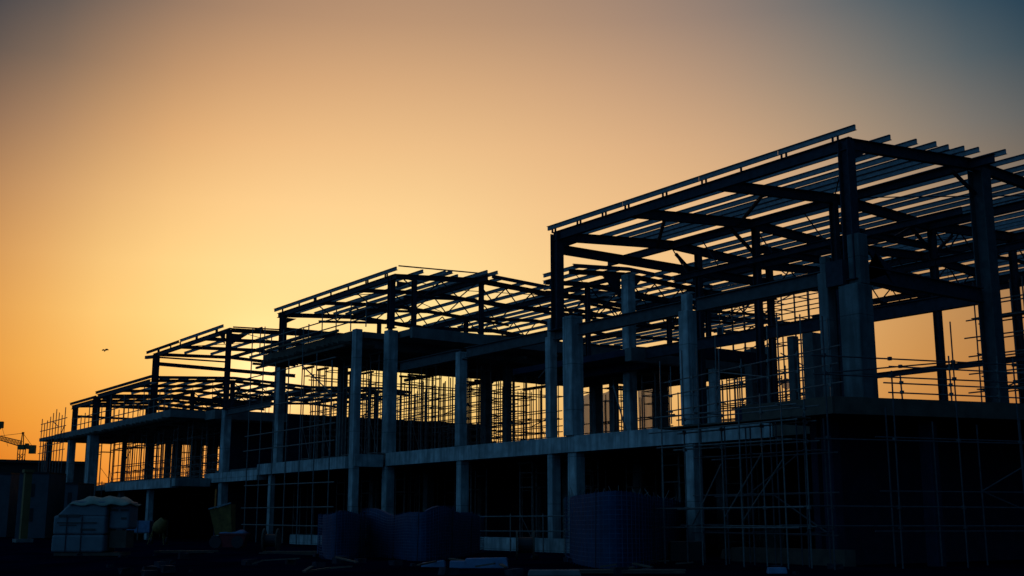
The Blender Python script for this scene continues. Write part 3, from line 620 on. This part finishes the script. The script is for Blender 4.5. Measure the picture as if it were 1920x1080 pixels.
# cement mixer
u, v, P = frame_at(293, 1020)
t = thing('cement_mixer', 'dusty yellow cement mixer standing in the gloom right of the white stack', 'mixer', u, v, 0)
m = MB(); n = 14; prf = [(0, .22), (.12, .42), (.45, .48), (.8, .36), (1.0, .26)]; dr = Vector((RH[0]*.5, RH[1]*.5, .85)).normalized(); c0 = P(-.1, .2, .75)
a1 = dr.cross(Vector((0, 1, 0))).normalized(); a2 = dr.cross(a1)
for (s, r) in prf:
    for i in range(n): q = 2*math.pi*i/n; m.v.append(c0+dr*s+a1*(r*math.cos(q))+a2*(r*math.sin(q)))
for k in range(len(prf)-1):
    for i in range(n): m.f.append([k*n+i, k*n+(i+1) % n, (k+1)*n+(i+1) % n, (k+1)*n+i])
m.f.append(list(range(n))[::-1]); obj('drum', m, YELM, t, True)
m = MB()
for sx in (-.45, .45):
    for sy in (-.2, .6): m.tube(P(sx*1.2, sy, -.05), P(sx*.7, .2, .95), .035)
obj('stand', m, YELM, t)
for sx in (-.5, .5): obj('wheel', MB().tube(P(sx-.05, .6, .2), P(sx+.05, .6, .2), .24, 14), DARKP, t)
# tipped skip, yellow
u, v, P = frame_at(410, 1026)
t = thing('dumper_skip', 'dull yellow dumper with its skip tipped up below the orange streak', 'dumper', u, v, 0)
m = MB(); m.hexa([P(-.25, 0, .7), P(.75, 0, .6), P(.75, .9, .6), P(-.25, .9, .7), P(-.62, -.15, 2.15), P(.62, -.15, 2.5), P(.62, 1.1, 2.5), P(-.62, 1.1, 2.15)])
obj('skip', m, YELM, t)
obj('skip_lip', MB().prism(P(-.66, -.18, 2.17), P(.66, -.18, 2.53), [(-.05, .05, 0, .07)]), GALV, t)
obj('chassis', lbox(P, -.5, 1.5, .1, .9, .35, .65), DARKP, t)
for a in (-.2, 1.1):
    for b in (.02, .9): obj('wheel', MB().tube(P(a, b-.12, .3), P(a, b+.12, .3), .36, 14), DARKP, t)
# red bin with pale sack
u, v, P = frame_at(436, 1026)
t = thing('red_bin', 'dark red open bin with a pale sack slumped on its rim', 'bin', u, v, 0)
m = MB(); m.hexa([P(-.6, 0, 0), P(.6, 0, 0), P(.6, .9, 0), P(-.6, .9, 0), P(-.78, -.1, .72), P(.78, -.1, .72), P(.78, 1, .72), P(-.78, 1, .72)]); obj('body', m, REDM, t)
obj('rim', lbox(P, -.84, .84, -.15, 1.05, .725, .8), REDM, t)
m = MB(); rnd = random.Random(9)
for j in range(7):
    for i in range(13):
        a = i/12; b = j/6; m.v.append(P(-.8+1.5*a, -.1+1.1*b, .81+.3*math.sin(math.pi*a)**.6*math.sin(math.pi*b)**.6*(.6+.4*math.sin(a*9))+rnd.uniform(0, .02)))
for j in range(6):
    for i in range(12): k = j*13+i; m.f.append([k, k+1, k+14, k+13])
q = obj('sack', m, BLUEP, t, True); so = q.modifiers.new('thick', 'SOLIDIFY'); so.thickness = .05
# orange streak on the third block column
tag(obj('warning_net', MB().box(90.65, 90.95, 35.58, 35.62, 2.6, 4.0).box(90.75, 91.0, 35.58, 35.62, 2.2, 2.58), ORANGE), 'orange strip of netting tied to the column over the yellow dumper', 'netting')

# mesh bundles
def grid_mat(name, col):
    m = mat(name, col, .8, noise=.3, scale=1.5); nt = m.node_tree; b = nt.nodes['Principled BSDF']
    return m
def curved_mesh(label, pts, h, name='rolled_mesh', wave=.1, ladder=None, cap=False):
    """standing sheet of reinforcement mesh following a plan line: infill + wires + binding bars"""
    pts = [Vector((p[0], p[1], 0)) for p in pts]
    u, v = -pts[0].x, pts[0].y
    t = thing(name, label, 'steel mesh', u, v, 0)
    # resample with Catmull-Rom
    P = []
    for i in range(len(pts)-1):
        p0, p1, p2, p3 = pts[max(0, i-1)], pts[i], pts[i+1], pts[min(len(pts)-1, i+2)]
        for k in range(10):
            s = k/10; P.append(.5*((2*p1)+(p2-p0)*s+(2*p0-5*p1+4*p2-p3)*s*s+(3*p1-p0-3*p2+p3)*s**3))
    P.append(pts[-1]); n = len(P)
    top = [h+wave*math.sin(i*.16+h)+wave*.5*math.sin(i*.39) for i in range(n)]
    m = MB(); rows = 10
    for i, p in enumerate(P):
        for j in range(rows+1): m.v.append(Vector((p.x, p.y, -.05+(top[i]+.05)*j/rows)))
    for i in range(n-1):
        for j in range(rows): a = i*(rows+1)+j; m.f.append([a, a+rows+1, a+rows+2, a+1])
    o = obj('packed_sheet', m, MESHB, t); so = o.modifiers.new('layers', 'SOLIDIFY'); so.thickness = .16; so.offset = -1
    out = []
    for i, p in enumerate(P):
        d = (P[min(n-1, i+1)]-P[max(0, i-1)]).normalized(); nn = Vector((d.y, -d.x, 0))
        if nn.dot(-p) < 0: nn = -nn
        out.append(p+nn*.2)
    wb = MB(); k = 0
    for q in range(1, 16):
        z = q/16
        for i in range(0, n-1, 2): i2 = min(n-1, i+2); wb.tube(out[i]+Vector((0, 0, top[i]*z)), out[i2]+Vector((0, 0, top[i2]*z)), .010, 4)
    for i in range(0, n): wb.tube(out[i]+Vector((0, 0, -.05)), out[i]+Vector((0, 0, top[i]+.02)), .010, 4)
    obj('mesh_wires', wb, WIRE, o)
    for i in (range(3, n, max(6, n//5))):
        obj('binding_bar', MB().tube(out[i]+Vector((0, 0, -.05)), out[i]+Vector((.08, 0, top[i]+.08)), .022), STEEL, t)
    if ladder is not None:
        i = ladder; a, b = out[i], out[min(n-1, i+4)]; lb = MB()
        for q in range(13): z = .35+q*.14; lb.tube(a+Vector((0, -.05, z)), b+Vector((0, -.05, z)), .012, 4)
        for c in (a, b): lb.tube(c+Vector((0, -.05, .1)), c+Vector((0, -.05, h)), .016, 4)
        obj('rung_panel', lb, TUBE, t)
    if cap:
        sp = MB(); rnd = random.Random(4)
        for i in range(2, n, 2): sp.tube(P[i]+Vector((0, 0, top[i])), P[i]+Vector((rnd.uniform(-.2, .2), rnd.uniform(-.2, .2), top[i]+rnd.uniform(.1, .35))), .012, 3)
        obj('loose_wire_ends', sp, TUBE_D, t)
def G(x, y): u, v = on_ground(x, y); return (-u, v)
curved_mesh('leftmost curled dark blue mesh bundle in the pair before the columns', [G(640, 1018), G(612, 1028), G(603, 1040), G(622, 1047), G(655, 1046), G(684, 1040)], 1.85, wave=.08)
curved_mesh('long wavy blue mesh bundle with a dipped top edge, beside the curled one', [G(686, 1040), G(725, 1043), G(765, 1048), G(800, 1050), G(842, 1046), G(872, 1040), G(900, 1034)], 1.95, wave=.14)
curved_mesh('big drum of dark blue mesh with an upright rung panel on its left', [G(1150, 1020), G(1082, 1036), G(1072, 1050), G(1120, 1062), G(1190, 1062), G(1240, 1050), G(1285, 1034), G(1312, 1022)], 2.5, 'mesh_drum', .05, ladder=16, cap=True)
# guard rail between the bundles
t = thing('guard_rail', 'two-bar tube guard rail between the mesh bundles', 'guard rail', 50, 35, 0)
a, b = on_ground(898, 1032), on_ground(1085, 1036)
for z in (1.0, 1.75): obj('rail', MB().tube(W(a[0], a[1], z), W(b[0], b[1], z+.02), .035), TUBE, t)
for s in (0, .33, .66, 1): c = (a[0]+(b[0]-a[0])*s, a[1]+(b[1]-a[1])*s); obj('post', MB().tube(W(c[0], c[1], -.05), W(c[0], c[1], 1.9), .03), TUBE_D, t)
# debris
def slabs(label, x, y, w, d, h, m, tilt=0, cat='building block', name='concrete_block'):
    u, v, P = frame_at(x, y); mb = MB()
    mb.hexa([P(-w, 0, -.05), P(w, 0, -.05), P(w, d, -.05), P(-w, d, -.05), P(-w*.96, .03, h), P(w*.9, .02, h+tilt), P(w*.95, d*.97, h+tilt*.6), P(-w*.93, d, h)])
    o = obj(name, mb, m); bv = o.modifiers.new('worn', 'BEVEL'); bv.width = .025; bv.segments = 2
    tag(o, label, cat)
slabs('pale blue block lying rightmost in the row before the wavy mesh', 912, 1063, .75, .6, .28, BLUEP, .04)
slabs('square pale block in the middle of the row before the wavy mesh', 858, 1063, .28, .4, .2, BLUEP)
slabs('flat torn pale sheet leftmost in the row before the wavy mesh', 812, 1061, .42, .6, .10, BLUEP, .1, 'sheet', 'plastic_sheet')
slabs('low grey kerb block lying in front of the mesh drum', 1040, 1077, .8, .5, .12, CONC_D)
slabs('small pale block near the bottom right under the scaffold', 1459, 1073, .3, .3, .14, BLUEP)
slabs('dark timber crate right of the mesh drum', 1290, 1052, .7, .8, .75, DARKP, 0, 'crate', 'timber_crate')
slabs('grey covered pack behind the lower right scaffold', 1448, 1032, .72, .8, 1.1, CONC_D, 0, 'crate', 'covered_pack')
slabs('long low timber stack behind the scaffold base', 1425, 1046, 1.6, .6, .35, WOOD, 0, 'timber', 'timber_stack')
rnd = random.Random(21)
for i in range(16):
    x = rnd.uniform(470, 1330); y = rnd.uniform(1052, 1078); u, v = on_ground(x, y); a = rnd.uniform(0, 3.14); L = rnd.uniform(.5, 2.0)
    o = obj('timber_offcut', MB().prism(W(u, v, .05), W(u+L*math.cos(a), v+L*.6*math.sin(a), .08+rnd.uniform(0, .12)), [(-.06, .06, 0, .05)]), WOOD)
    tag(o, 'weathered timber offcut lying loose on the dark muddy foreground', 'timber', 'timber offcuts strewn on the mud')

rnd = random.Random(31)
for i in range(60):
    x = rnd.uniform(130, 1650); y = rnd.uniform(1036, 1078); u, v = on_ground(x, y); q = rnd.uniform(.06, .24); mb = MB()
    k = [Vector((rnd.uniform(.7, 1.2)*a*q, rnd.uniform(.7, 1.2)*b*q, (c+.2)*q*.6*rnd.uniform(.7, 1.1))) for c in (-1, 1) for a, b in ((-1, -1), (1, -1), (1, 1), (-1, 1))]
    mb.hexa([W(u, v, 0)+p for p in k])
    tag(obj('rubble_lump', mb, MUCK), 'broken concrete lump half sunk in the dark mud of the foreground', 'rubble', 'rubble strewn over the mud')
def plank_pile(x, y, L, n, label):
    u, v, P = frame_at(x, y); t = thing('plank_pile', label, 'timber', u, v, 0); r = random.Random(int(x))
    for i in range(n):
        a = r.uniform(-.25, .25); m = MB(); lbox(P, -L/2+a, L/2+a, (i % 3)*.28, (i % 3)*.28+.22, .06*(i//3)-.02, .06*(i//3)+.03, m); obj('plank', m, WOOD, t)
plank_pile(560, 1040, 3.2, 9, 'low pile of weathered planks left of the curled mesh bundle')
plank_pile(345, 1036, 2.6, 6, 'low pile of planks between the cement mixer and the dumper')
plank_pile(1165, 1074, 3.6, 5, 'thin stack of long planks lying before the mesh drum')
def drum(x, y, label):
    u, v, P = frame_at(x, y); t = thing('cable_drum', label, 'cable drum', u, v, 0)
    for k in (-.35, .35): obj('flange', MB().tube(P(k-.04, .3, .55), P(k+.04, .3, .55), .6, 20), WOOD, t)
    obj('core', MB().tube(P(-.3, .3, .55), P(.3, .3, .55), .32, 16), DARKP, t)
drum(505, 1034, 'wooden cable drum standing on edge left of the mesh bundles'); drum(985, 1048, 'wooden cable drum by the guard rail between the mesh bundles')
# ------------------------------------------------------------------ far left: cabins, shed, cranes, bird
def far_point(x, dist):
    d = ray(x, 974); L = math.hypot(d[0], d[1]); return d[0]/L*dist, d[1]/L*dist
# long shed on the skyline
t = thing('long_shed', 'long dark flat-roofed shed on the skyline at the far left', 'shed', *far_point(60, 210), 0)
u0, v0 = far_point(-60, 214); u1, v1 = far_point(160, 218)
zt = 1.6+112/2228*212*.925
m = MB(); a, b = W(u0, v0, 0), W(u1, v1, 0); nrm = Vector((-u1, v1, 0)).normalized()*18
m.hexa([a, b, b+nrm, a+nrm]+[p+Vector((0, 0, zt-.5)) for p in (a, b, b+nrm, a+nrm)]); obj('wall', m, HILLM, t)
m = MB(); e = Vector((0, 0, zt-.49)); k = Vector((0, 0, zt)); f = nrm.normalized()*-.6
m.hexa([a+f+e, b+f+e, b+nrm+e, a+nrm+e, a+f+k, b+f+k, b+nrm+k+Vector((0, 0, .8)), a+nrm+k+Vector((0, 0, .8))]); obj('roof', m, HILLM, t)
for s in (.2, .5, .8):
    c = a.lerp(b, s)-nrm.normalized()*.15; d = (b-a).normalized(); obj('door', MB().hexa([c, c+d*3, c+d*3+nrm*.003, c+nrm*.003]+[q+Vector((0, 0, 4)) for q in (c, c+d*3, c+d*3+nrm*.003, c+nrm*.003)]), DARKP, t)
# site cabins
for (x0, x1, y0, y1, dist, lab) in ((-30, 14, 888, 985, 120, 'grey site cabin at the far left edge below the shed'), (30, 86, 886, 990, 112, 'grey site cabin behind the yellow post'), (118, 142, 905, 985, 110, 'narrow grey cabin beside the left concrete column')):
    u0, v0 = far_point(x0, dist); u1, v1 = far_point(x1, dist); h = 1.6+(974-y0)/2228*dist*.93
    a, b = W(u0, v0, 0), W(u1, v1, 0); nrm = Vector((FH[0], FH[1], 0))*4; d = (b-a).normalized()
    t = thing('site_cabin', lab, 'cabin', u0, v0, 0); L = (b-a).length
    m = MB(); m.hexa([a, b, b+nrm, a+nrm]+[p+Vector((0, 0, h-.15)) for p in (a, b, b+nrm, a+nrm)]); obj('wall', m, CABIN, t)
    m = MB(); f = -nrm.normalized()*.1; m.hexa([p+Vector((0, 0, h-.14)) for p in (a+f, b+f, b+nrm, a+nrm)]+[p+Vector((0, 0, h)) for p in (a+f, b+f, b+nrm, a+nrm)]); obj('roof', m, DARKP, t)
    for lv in (h*.25, h*.62):
        c = a+d*L*.25-nrm.normalized()*.05; m = MB(); w = d*L*.3; m.hexa([c, c+w, c+w+nrm*.01, c+nrm*.01]+[q+Vector((0, 0, h*.2)) for q in (c, c+w, c+w+nrm*.01, c+nrm*.01)]); q = obj('window', m, DARKP, t); q.location.z += lv
u, v = far_point(46, 95)
t = thing('yellow_mast', 'slim yellow mast standing between the cabins at far left', 'mast', u, v, 0)
obj('pole', MB().box(u-.25, u+.25, v-.25, v+.25, 0, 5.0), CRANEM, t); obj('foot', MB().box(u-.6, u+.6, v-.6, v+.6, -.05, .2), CONC_D, t); obj('cap', MB().box(u-.35, u+.35, v-.35, v+.35, 5.02, 5.25), CRANEM, t)
# hoist ladder at left end of the building
u, v = u_at(91, 33), 33
t = thing('hoist_ladder', 'ladder and post under the left tip of the upper slab', 'ladder', u, v, 0)
obj('post', MB().box(u-.3, u+.3, 33, 33.5, 0, 9.9), STEEL, t)
m = MB(); uu = u+1.1
for s in (-.25, .25): m.tube(W(uu+s, 33, 0), W(uu+s, 33, 9.8), .035)
for k in range(30): m.tube(W(uu-.25, 33, .3+k*.32), W(uu+.25, 33, .3+k*.32), .02, 4)
obj('ladder', m, TUBE_D, t); obj('hopper', MB().box(u-1.9, u-.4, 32.8, 33.8, 4.2, 5.0).box(u-.9, u-.4, 32.8, 33.8, 5.01, 5.6), DARKP, t)
# tower crane
def crane(label, x, dist, pxm, ytop, yjib, jl, jr, slope, base_y=862):
    u, v = far_point(x, dist); s = dist/2228*.917; t = thing('tower_crane', label, 'crane', u, v, 0)
    o = W(u, v, 0); rt = Vector((RH[0], RH[1], 0)); up = Vector((0, 0, 1)); fw = Vector((FH[0], FH[1], 0))
    H = lambda y: 1.6+(974-y)*s
    w = 5*s; m = MB(); z = 0; zt = H(yjib+5)
    for a in (-w, w):
        for b in (-w, w): m.tube(o+rt*a+fw*b, o+rt*a+fw*b+up*zt, .22, 4)
    while z < zt-2*w:
        m.tube(o+rt*-w+fw*-w+up*z, o+rt*w+fw*-w+up*(z+2*w), .14, 4); m.tube(o+rt*w+fw*-w+up*z, o+rt*-w+fw*-w+up*(z+2*w), .14, 4)
        m.tube(o+rt*-w+fw*w+up*z, o+rt*w+fw*w+up*(z+2*w), .14, 4); z += 2*w
    obj('mast', m, CRANEM, t)
    obj('slewing_unit', MB().hexa([o+rt*(-w*1.3)+fw*-w+up*(zt), o+rt*(w*1.3)+fw*-w+up*zt, o+rt*(w*1.3)+fw*w+up*zt, o+rt*(-w*1.3)+fw*w+up*zt]+[q+up*(9*s) for q in (o+rt*(-w*1.3)+fw*-w+up*zt, o+rt*(w*1.3)+fw*-w+up*zt, o+rt*(w*1.3)+fw*w+up*zt, o+rt*(-w*1.3)+fw*w+up*zt)]), CRANEM, t)
    zh = H(ytop); m = MB()
    for a in (-w*.5, w*.5): m.tube(o+rt*a+up*(zt+9*s), o+rt*(a*.4)+up*zh, .25, 4)
    obj('apex', m, CRANEM, t); obj('apex_head', MB().prism(o+up*(zh-.2), o+up*(zh+2*s), [(-2*s, 2*s, -2*s, 2*s)]), CRANEM, t)
    zj = H(yjib); e = o+rt*(jl*s)+up*(zj-slope*jl*s); st = o+up*zj
    m = MB(); n = 26
    for off in (fw*-.7, fw*.7, up*2.6): m.tube(st+off, e+off*.5, .2, 4)
    for i in range(n):
        p = st.lerp(e, i/n); q = st.lerp(e, (i+.5)/n); q2 = st.lerp(e, (i+1)/n); k = up*(2.6*(1-.5*i/n)); m.tube(p, q+k, .12, 4); m.tube(q+k, q2, .12, 4)
    obj('jib', m, CRANEM, t)
    e2 = o+rt*(jr*s)+up*(zj-1.0); m = MB(); m.prism(st, e2, [(-.8, .8, -.6, .6)]); obj('counter_jib', m, CRANEM, t)
    c = e2; obj('counterweight', MB().prism(c-rt*(9*s)+up*-.6, c+rt*.5+up*-.6, [(-1, 1, -1.6, 2.4)]).prism(c-rt*(17*s)+up*1, c-rt*(12*s)+up*1, [(-1, 1, -.4, 1.6)]), CRANEM, t)
    m = MB().tube(o+up*zh, st.lerp(e, .62)+up*1.6, .1, 4).tube(o+up*zh, e2, .1, 4); obj('pendant_line', m, CRANEM, t)
crane('small tower crane on the skyline with its jib reaching out of the left edge', 30, 600, 1, 812, 838, -75, 24, .30)
u, v = far_point(-58, 620); s = 620/2228*.905; zt = 1.6+(974-845)*s
t = thing('luffing_crane', 'raised jib tip of a second crane at the left edge', 'crane', u, v, 0)
o = W(u, v, 0); rt = Vector((RH[0], RH[1], 0)); up = Vector((0, 0, 1)); m = MB()
for a in (-1.2, 1.2): m.tube(o+rt*a, o+rt*a+up*zt, .3, 4)
for k in range(12): m.tube(o+rt*(-1.2)+up*(k*zt/12), o+rt*1.2+up*((k+1)*zt/12), .18, 4)
obj('mast', m, CRANEM, t); tip = o+rt*(46*s)+up*(1.6+(974-798)*s); m = MB(); st = o+up*zt
for off in (up*-.8, up*1.6): m.tube(st+off, tip+off, .4, 4)
for k in range(14): m.tube(st.lerp(tip, k/14)+up*-.8, st.lerp(tip, (k+1)/14)+up*1.6, .2, 4)
obj('jib', m, CRANEM, t); obj('jib_head', MB().prism(tip-rt*1.2, tip+rt*.8, [(-.8, .8, -1.2, 2.0)]), CRANEM, t); obj('hoist_line', MB().tube(tip, tip+rt*4-up*10, .08, 4), CRANEM, t)
# bird
dd = Vector((-ray(197, 657)[0], ray(197, 657)[1], ray(197, 657)[2])).normalized(); c = Vector((0, 0, EYE))+dd*95
t = thing('bird', 'small dark bird flying with drooped wings in the orange sky', 'bird', -c.x, c.y, c.z)
fwd = Vector((FH[0], FH[1], 0)); rt = Vector((RH[0], RH[1], 0)); up = Vector((0, 0, 1))
m = MB(); n = 8; prf = [(-.17, .005), (-.1, .035), (0, .05), (.1, .035), (.16, .028), (.2, .006)]
ax = (fwd*-.6+rt*-.2+up*-.75).normalized(); e1 = ax.cross(up).normalized(); e2 = ax.cross(e1)
for (s, r) in prf:
    for i in range(n): q = 2*math.pi*i/n; m.v.append(c+ax*-s+e1*(r*math.cos(q))+e2*(r*math.sin(q)))
for k in range(len(prf)-1):
    for i in range(n): m.f.append([k*n+i, k*n+(i+1) % n, (k+1)*n+(i+1) % n, (k+1)*n+i])
obj('body', m, BIRDM, t, True)
for sgn, lift in ((-1, .02), (1, .06)):
    m = MB(); tt = fwd*.02
    m.poly([c+up*.03, c+rt*(sgn*.14)+up*(.07+lift), c+rt*(sgn*.25)+up*(-.0+lift), c+rt*(sgn*.26)+up*(-.04+lift)+fwd*.1, c+rt*(sgn*.13)+up*(.02+lift)+fwd*.14, c+fwd*.1-up*.02], Vector((0, 0, .015)))
    obj('wing', m, BIRDM, t)

# ------------------------------------------------------------------ sky, sun, camera
SAMP = [((8, 244), (161, 120, 90)), ((308, 4), (148, 118, 97)), ((308, 244), (221, 166, 110)), ((308, 504), (253, 208, 130)), ((648, 104), (203, 158, 117)), ((648, 304), (242, 193, 133)),
        ((568, 484), (255, 215, 148)), ((208, 604), (253, 202, 115)), ((968, 254), (229, 182, 131)), ((968, 444), (246, 202, 142)), ((1308, 54), (160, 134, 117)), ((1308, 244), (207, 165, 126)),
        ((1608, 104), (125, 120, 113)), ((1868, 184), (100, 103, 105)), ((825, 733), (252, 220, 133)), ((10, 5), (66, 68, 72)), ((966, 9), (172, 138, 112)), ((1904, 9), (36, 64, 80)), ((16, 509), (222, 157, 85)),
        ((16, 789), (235, 148, 38)), ((1728, 644), (205, 144, 75)), ((1600, 640), (222, 165, 97)), ((1300, 700), (238, 188, 115)), ((16, 900), (215, 110, 20)), ((500, 900), (225, 130, 35)), ((960, 900), (225, 150, 70)), ((1900, 800), (180, 115, 55)), ((1500, 900), (205, 135, 65)), ((1480, 450), (226, 178, 126)), ((1900, 500), (165, 125, 85))]
def azel(x, y):
    d = ray(x, y); f = -d[0]*FH[0]+d[1]*FH[1]; r = -d[0]*RH[0]+d[1]*RH[1]
    return math.degrees(math.atan2(r, f)), math.degrees(math.atan2(d[2], math.hypot(f, r)))
PT = np.array([azel(*s[0]) for s in SAMP]); VAL = np.array([s[1] for s in SAMP], float)
def tps(r2): return np.where(r2 > 1e-9, .5*r2*np.log(np.maximum(r2, 1e-9)), 0.0)
D2 = ((PT[:, None]-PT[None])**2).sum(-1)/100.0; K = tps(D2)+np.eye(len(PT))*.12
Pm = np.c_[np.ones(len(PT)), PT/10]; A = np.block([[K, Pm], [Pm.T, np.zeros((3, 3))]])
CO = np.linalg.solve(A, np.r_[VAL, np.zeros((3, 3))])
def skycol(az, el):
    d2 = ((PT-np.array([az, el]))**2).sum(-1)/100.0
    c = np.r_[tps(d2), 1, az/10, el/10] @ CO
    return lin(tuple(np.clip(c, 4, 255)))
wd = bpy.data.worlds.new('World'); S.world = wd; wd.use_nodes = True
nt = wd.node_tree; nt.nodes.clear(); N = nt.nodes.new; Lk = nt.links.new
def mth(op, a, b=None, c=None, clamp=False):
    n = N('ShaderNodeMath'); n.operation = op; n.use_clamp = clamp
    for i, x in enumerate((a, b, c)):
        if x is None: continue
        if isinstance(x, (int, float)): n.inputs[i].default_value = x
        else: Lk(x, n.inputs[i])
    return n.outputs[0]
tc = N('ShaderNodeTexCoord'); sp = N('ShaderNodeSeparateXYZ'); Lk(tc.outputs['Generated'], sp.inputs[0])
X, Y, Z = sp.outputs
fwd_c = mth('ADD', mth('MULTIPLY', X, FH[0]), mth('MULTIPLY', Y, FH[1])); rt_c = mth('ADD', mth('MULTIPLY', X, RH[0]), mth('MULTIPLY', Y, RH[1]))
AZ = mth('MULTIPLY', mth('ARCTAN2', rt_c, fwd_c), 180/math.pi)           # compass bearing from the site axis, degrees
EL = mth('MULTIPLY', mth('ARCSINE', Z), 180/math.pi)
FAC = mth('MULTIPLY_ADD', AZ, 1/360, .5)
REAR_L = (.062, .245, .50); REAR_R = (.004, .022, .065); BACK = (.012, .07, .17); ZEN = (.025, .085, .17)
def mixc(a, b, k): return tuple(x+(y-x)*k for x, y in zip(a, b))
rows = []; ELS = [-5, -2, 0.5, 2.5, 4.5, 7, 9.5, 12, 15, 18, 21, 24, 27, 45, 70]
for el in ELS:
    r = N('ShaderNodeValToRGB'); cr = r.color_ramp; cr.interpolation = 'LINEAR'
    k = max(0, min(1, (el-27)/43)) if el > 27 else 0
    st = []
    for az in (-180, -125, -85, -58, -42, -33): 
        base = {-180: BACK, -125: REAR_L, -85: mixc(REAR_L, BACK, .5), -58: (.05, .09, .12), -42: (.10, .10, .09), -33: mixc(skycol(-25, min(el, 25)), (.10, .10, .09), .55)}[az]
        st.append((az, base))
    for az in np.arange(-25.5, 25.6, 3.0): st.append((float(az), skycol(float(az), min(el, 26))))
    for az, base in ((33, mixc(skycol(25, min(el, 25)), (.03, .06, .09), .6)), (42, (.025, .06, .10)), (60, (.015, .06, .12)), (100, REAR_R), (145, mixc(REAR_R, BACK, .4)), (180, BACK)): st.append((az, base))
    while len(cr.elements) < len(st): cr.elements.new(.5)
    for e, (az, c) in zip(sorted(cr.elements, key=lambda q: q.position), sorted(st)): pass
    for i, (az, c) in enumerate(sorted(st)):
        cr.elements[i].position = min(1, max(0, az/360+.5)); c = mixc(c, ZEN, k); cr.elements[i].color = (*c, 1)
    Lk(FAC, r.inputs['Fac']); rows.append(r.outputs['Color'])
cur = rows[0]
for i in range(1, len(ELS)):
    f = N('ShaderNodeMapRange'); f.interpolation_type = 'LINEAR'; f.inputs[1].default_value = ELS[i-1]; f.inputs[2].default_value = ELS[i]; Lk(EL, f.inputs[0])
    mx = N('ShaderNodeMix'); mx.data_type = 'RGBA'; Lk(f.outputs[0], mx.inputs['Factor']); Lk(cur, mx.inputs[6]); Lk(rows[i], mx.inputs[7]); cur = mx.outputs[2]
# glow round the low sun
SUN_AZ, SUN_EL = azel(492, 716)
def bearing(az, el):
    a = R(az); e = R(el); return Vector((FH[0]*math.cos(a)+RH[0]*math.sin(a), FH[1]*math.cos(a)+RH[1]*math.sin(a), 0))*math.cos(e)+Vector((0, 0, math.sin(e)))
sd = bearing(SUN_AZ, SUN_EL)
dp = N('ShaderNodeVectorMath'); dp.operation = 'DOT_PRODUCT'; Lk(tc.outputs['Generated'], dp.inputs[0]); dp.inputs[1].default_value = sd
ang = mth('SUBTRACT', 1.0, dp.outputs['Value'])
g1 = mth('MULTIPLY', mth('EXPONENT', mth('MULTIPLY', ang, -1500.0)), .34); g2 = mth('MULTIPLY', mth('EXPONENT', mth('MULTIPLY', ang, -260.0)), .10)
gc = N('ShaderNodeMix'); gc.data_type = 'RGBA'; gc.blend_type = 'ADD'; gc.inputs['Factor'].default_value = 1; Lk(cur, gc.inputs[6])
gv_ = N('ShaderNodeVectorMath'); gv_.operation = 'SCALE'; gv_.inputs[0].default_value = (1.0, .95, .62); Lk(mth('ADD', g1, g2), gv_.inputs['Scale']); Lk(gv_.outputs[0], gc.inputs[7])
bg = N('ShaderNodeBackground'); Lk(gc.outputs[2], bg.inputs['Color']); bg.inputs['Strength'].default_value = 1.0
sky = N('ShaderNodeTexSky'); sky.sky_type = 'NISHITA'; sky.sun_disc = False; sky.sun_elevation = R(SUN_EL); sky.sun_rotation = math.atan2(sd.x, sd.y); sky.dust_density = 2.0
bg2 = N('ShaderNodeBackground'); Lk(sky.outputs[0], bg2.inputs['Color']); bg2.inputs['Strength'].default_value = .0015
ad = N('ShaderNodeAddShader'); Lk(bg.outputs[0], ad.inputs[0]); Lk(bg2.outputs[0], ad.inputs[1])
wo = N('ShaderNodeOutputWorld'); Lk(ad.outputs[0], wo.inputs['Surface'])
sl = bpy.data.lights.new('sun', 'SUN'); sl.energy = .12; sl.angle = R(.5); sl.color = (1, .62, .28)
so = bpy.data.objects.new('sun', sl); COL.objects.link(so); so.rotation_euler = (-sd).to_track_quat('-Z', 'Y').to_euler(); so.location = (0, 0, 60)
cam = bpy.data.cameras.new('camera'); co = bpy.data.objects.new('camera', cam); COL.objects.link(co)
cam.sensor_width = 36; cam.lens = F/1920*36; cam.clip_end = 6000; cam.clip_start = .1
co.location = (0, 0, EYE); vd = Vector((FH[0]*math.cos(TH), FH[1]*math.cos(TH), math.sin(TH))); co.rotation_euler = vd.to_track_quat('-Z', 'Y').to_euler()
S.camera = co
S.render.resolution_x = 1024; S.render.resolution_y = 576
vs = S.view_settings; vs.view_transform = 'Standard'; vs.look = 'None'; vs.exposure = 0; vs.gamma = 1
S.cycles.max_bounces = 6
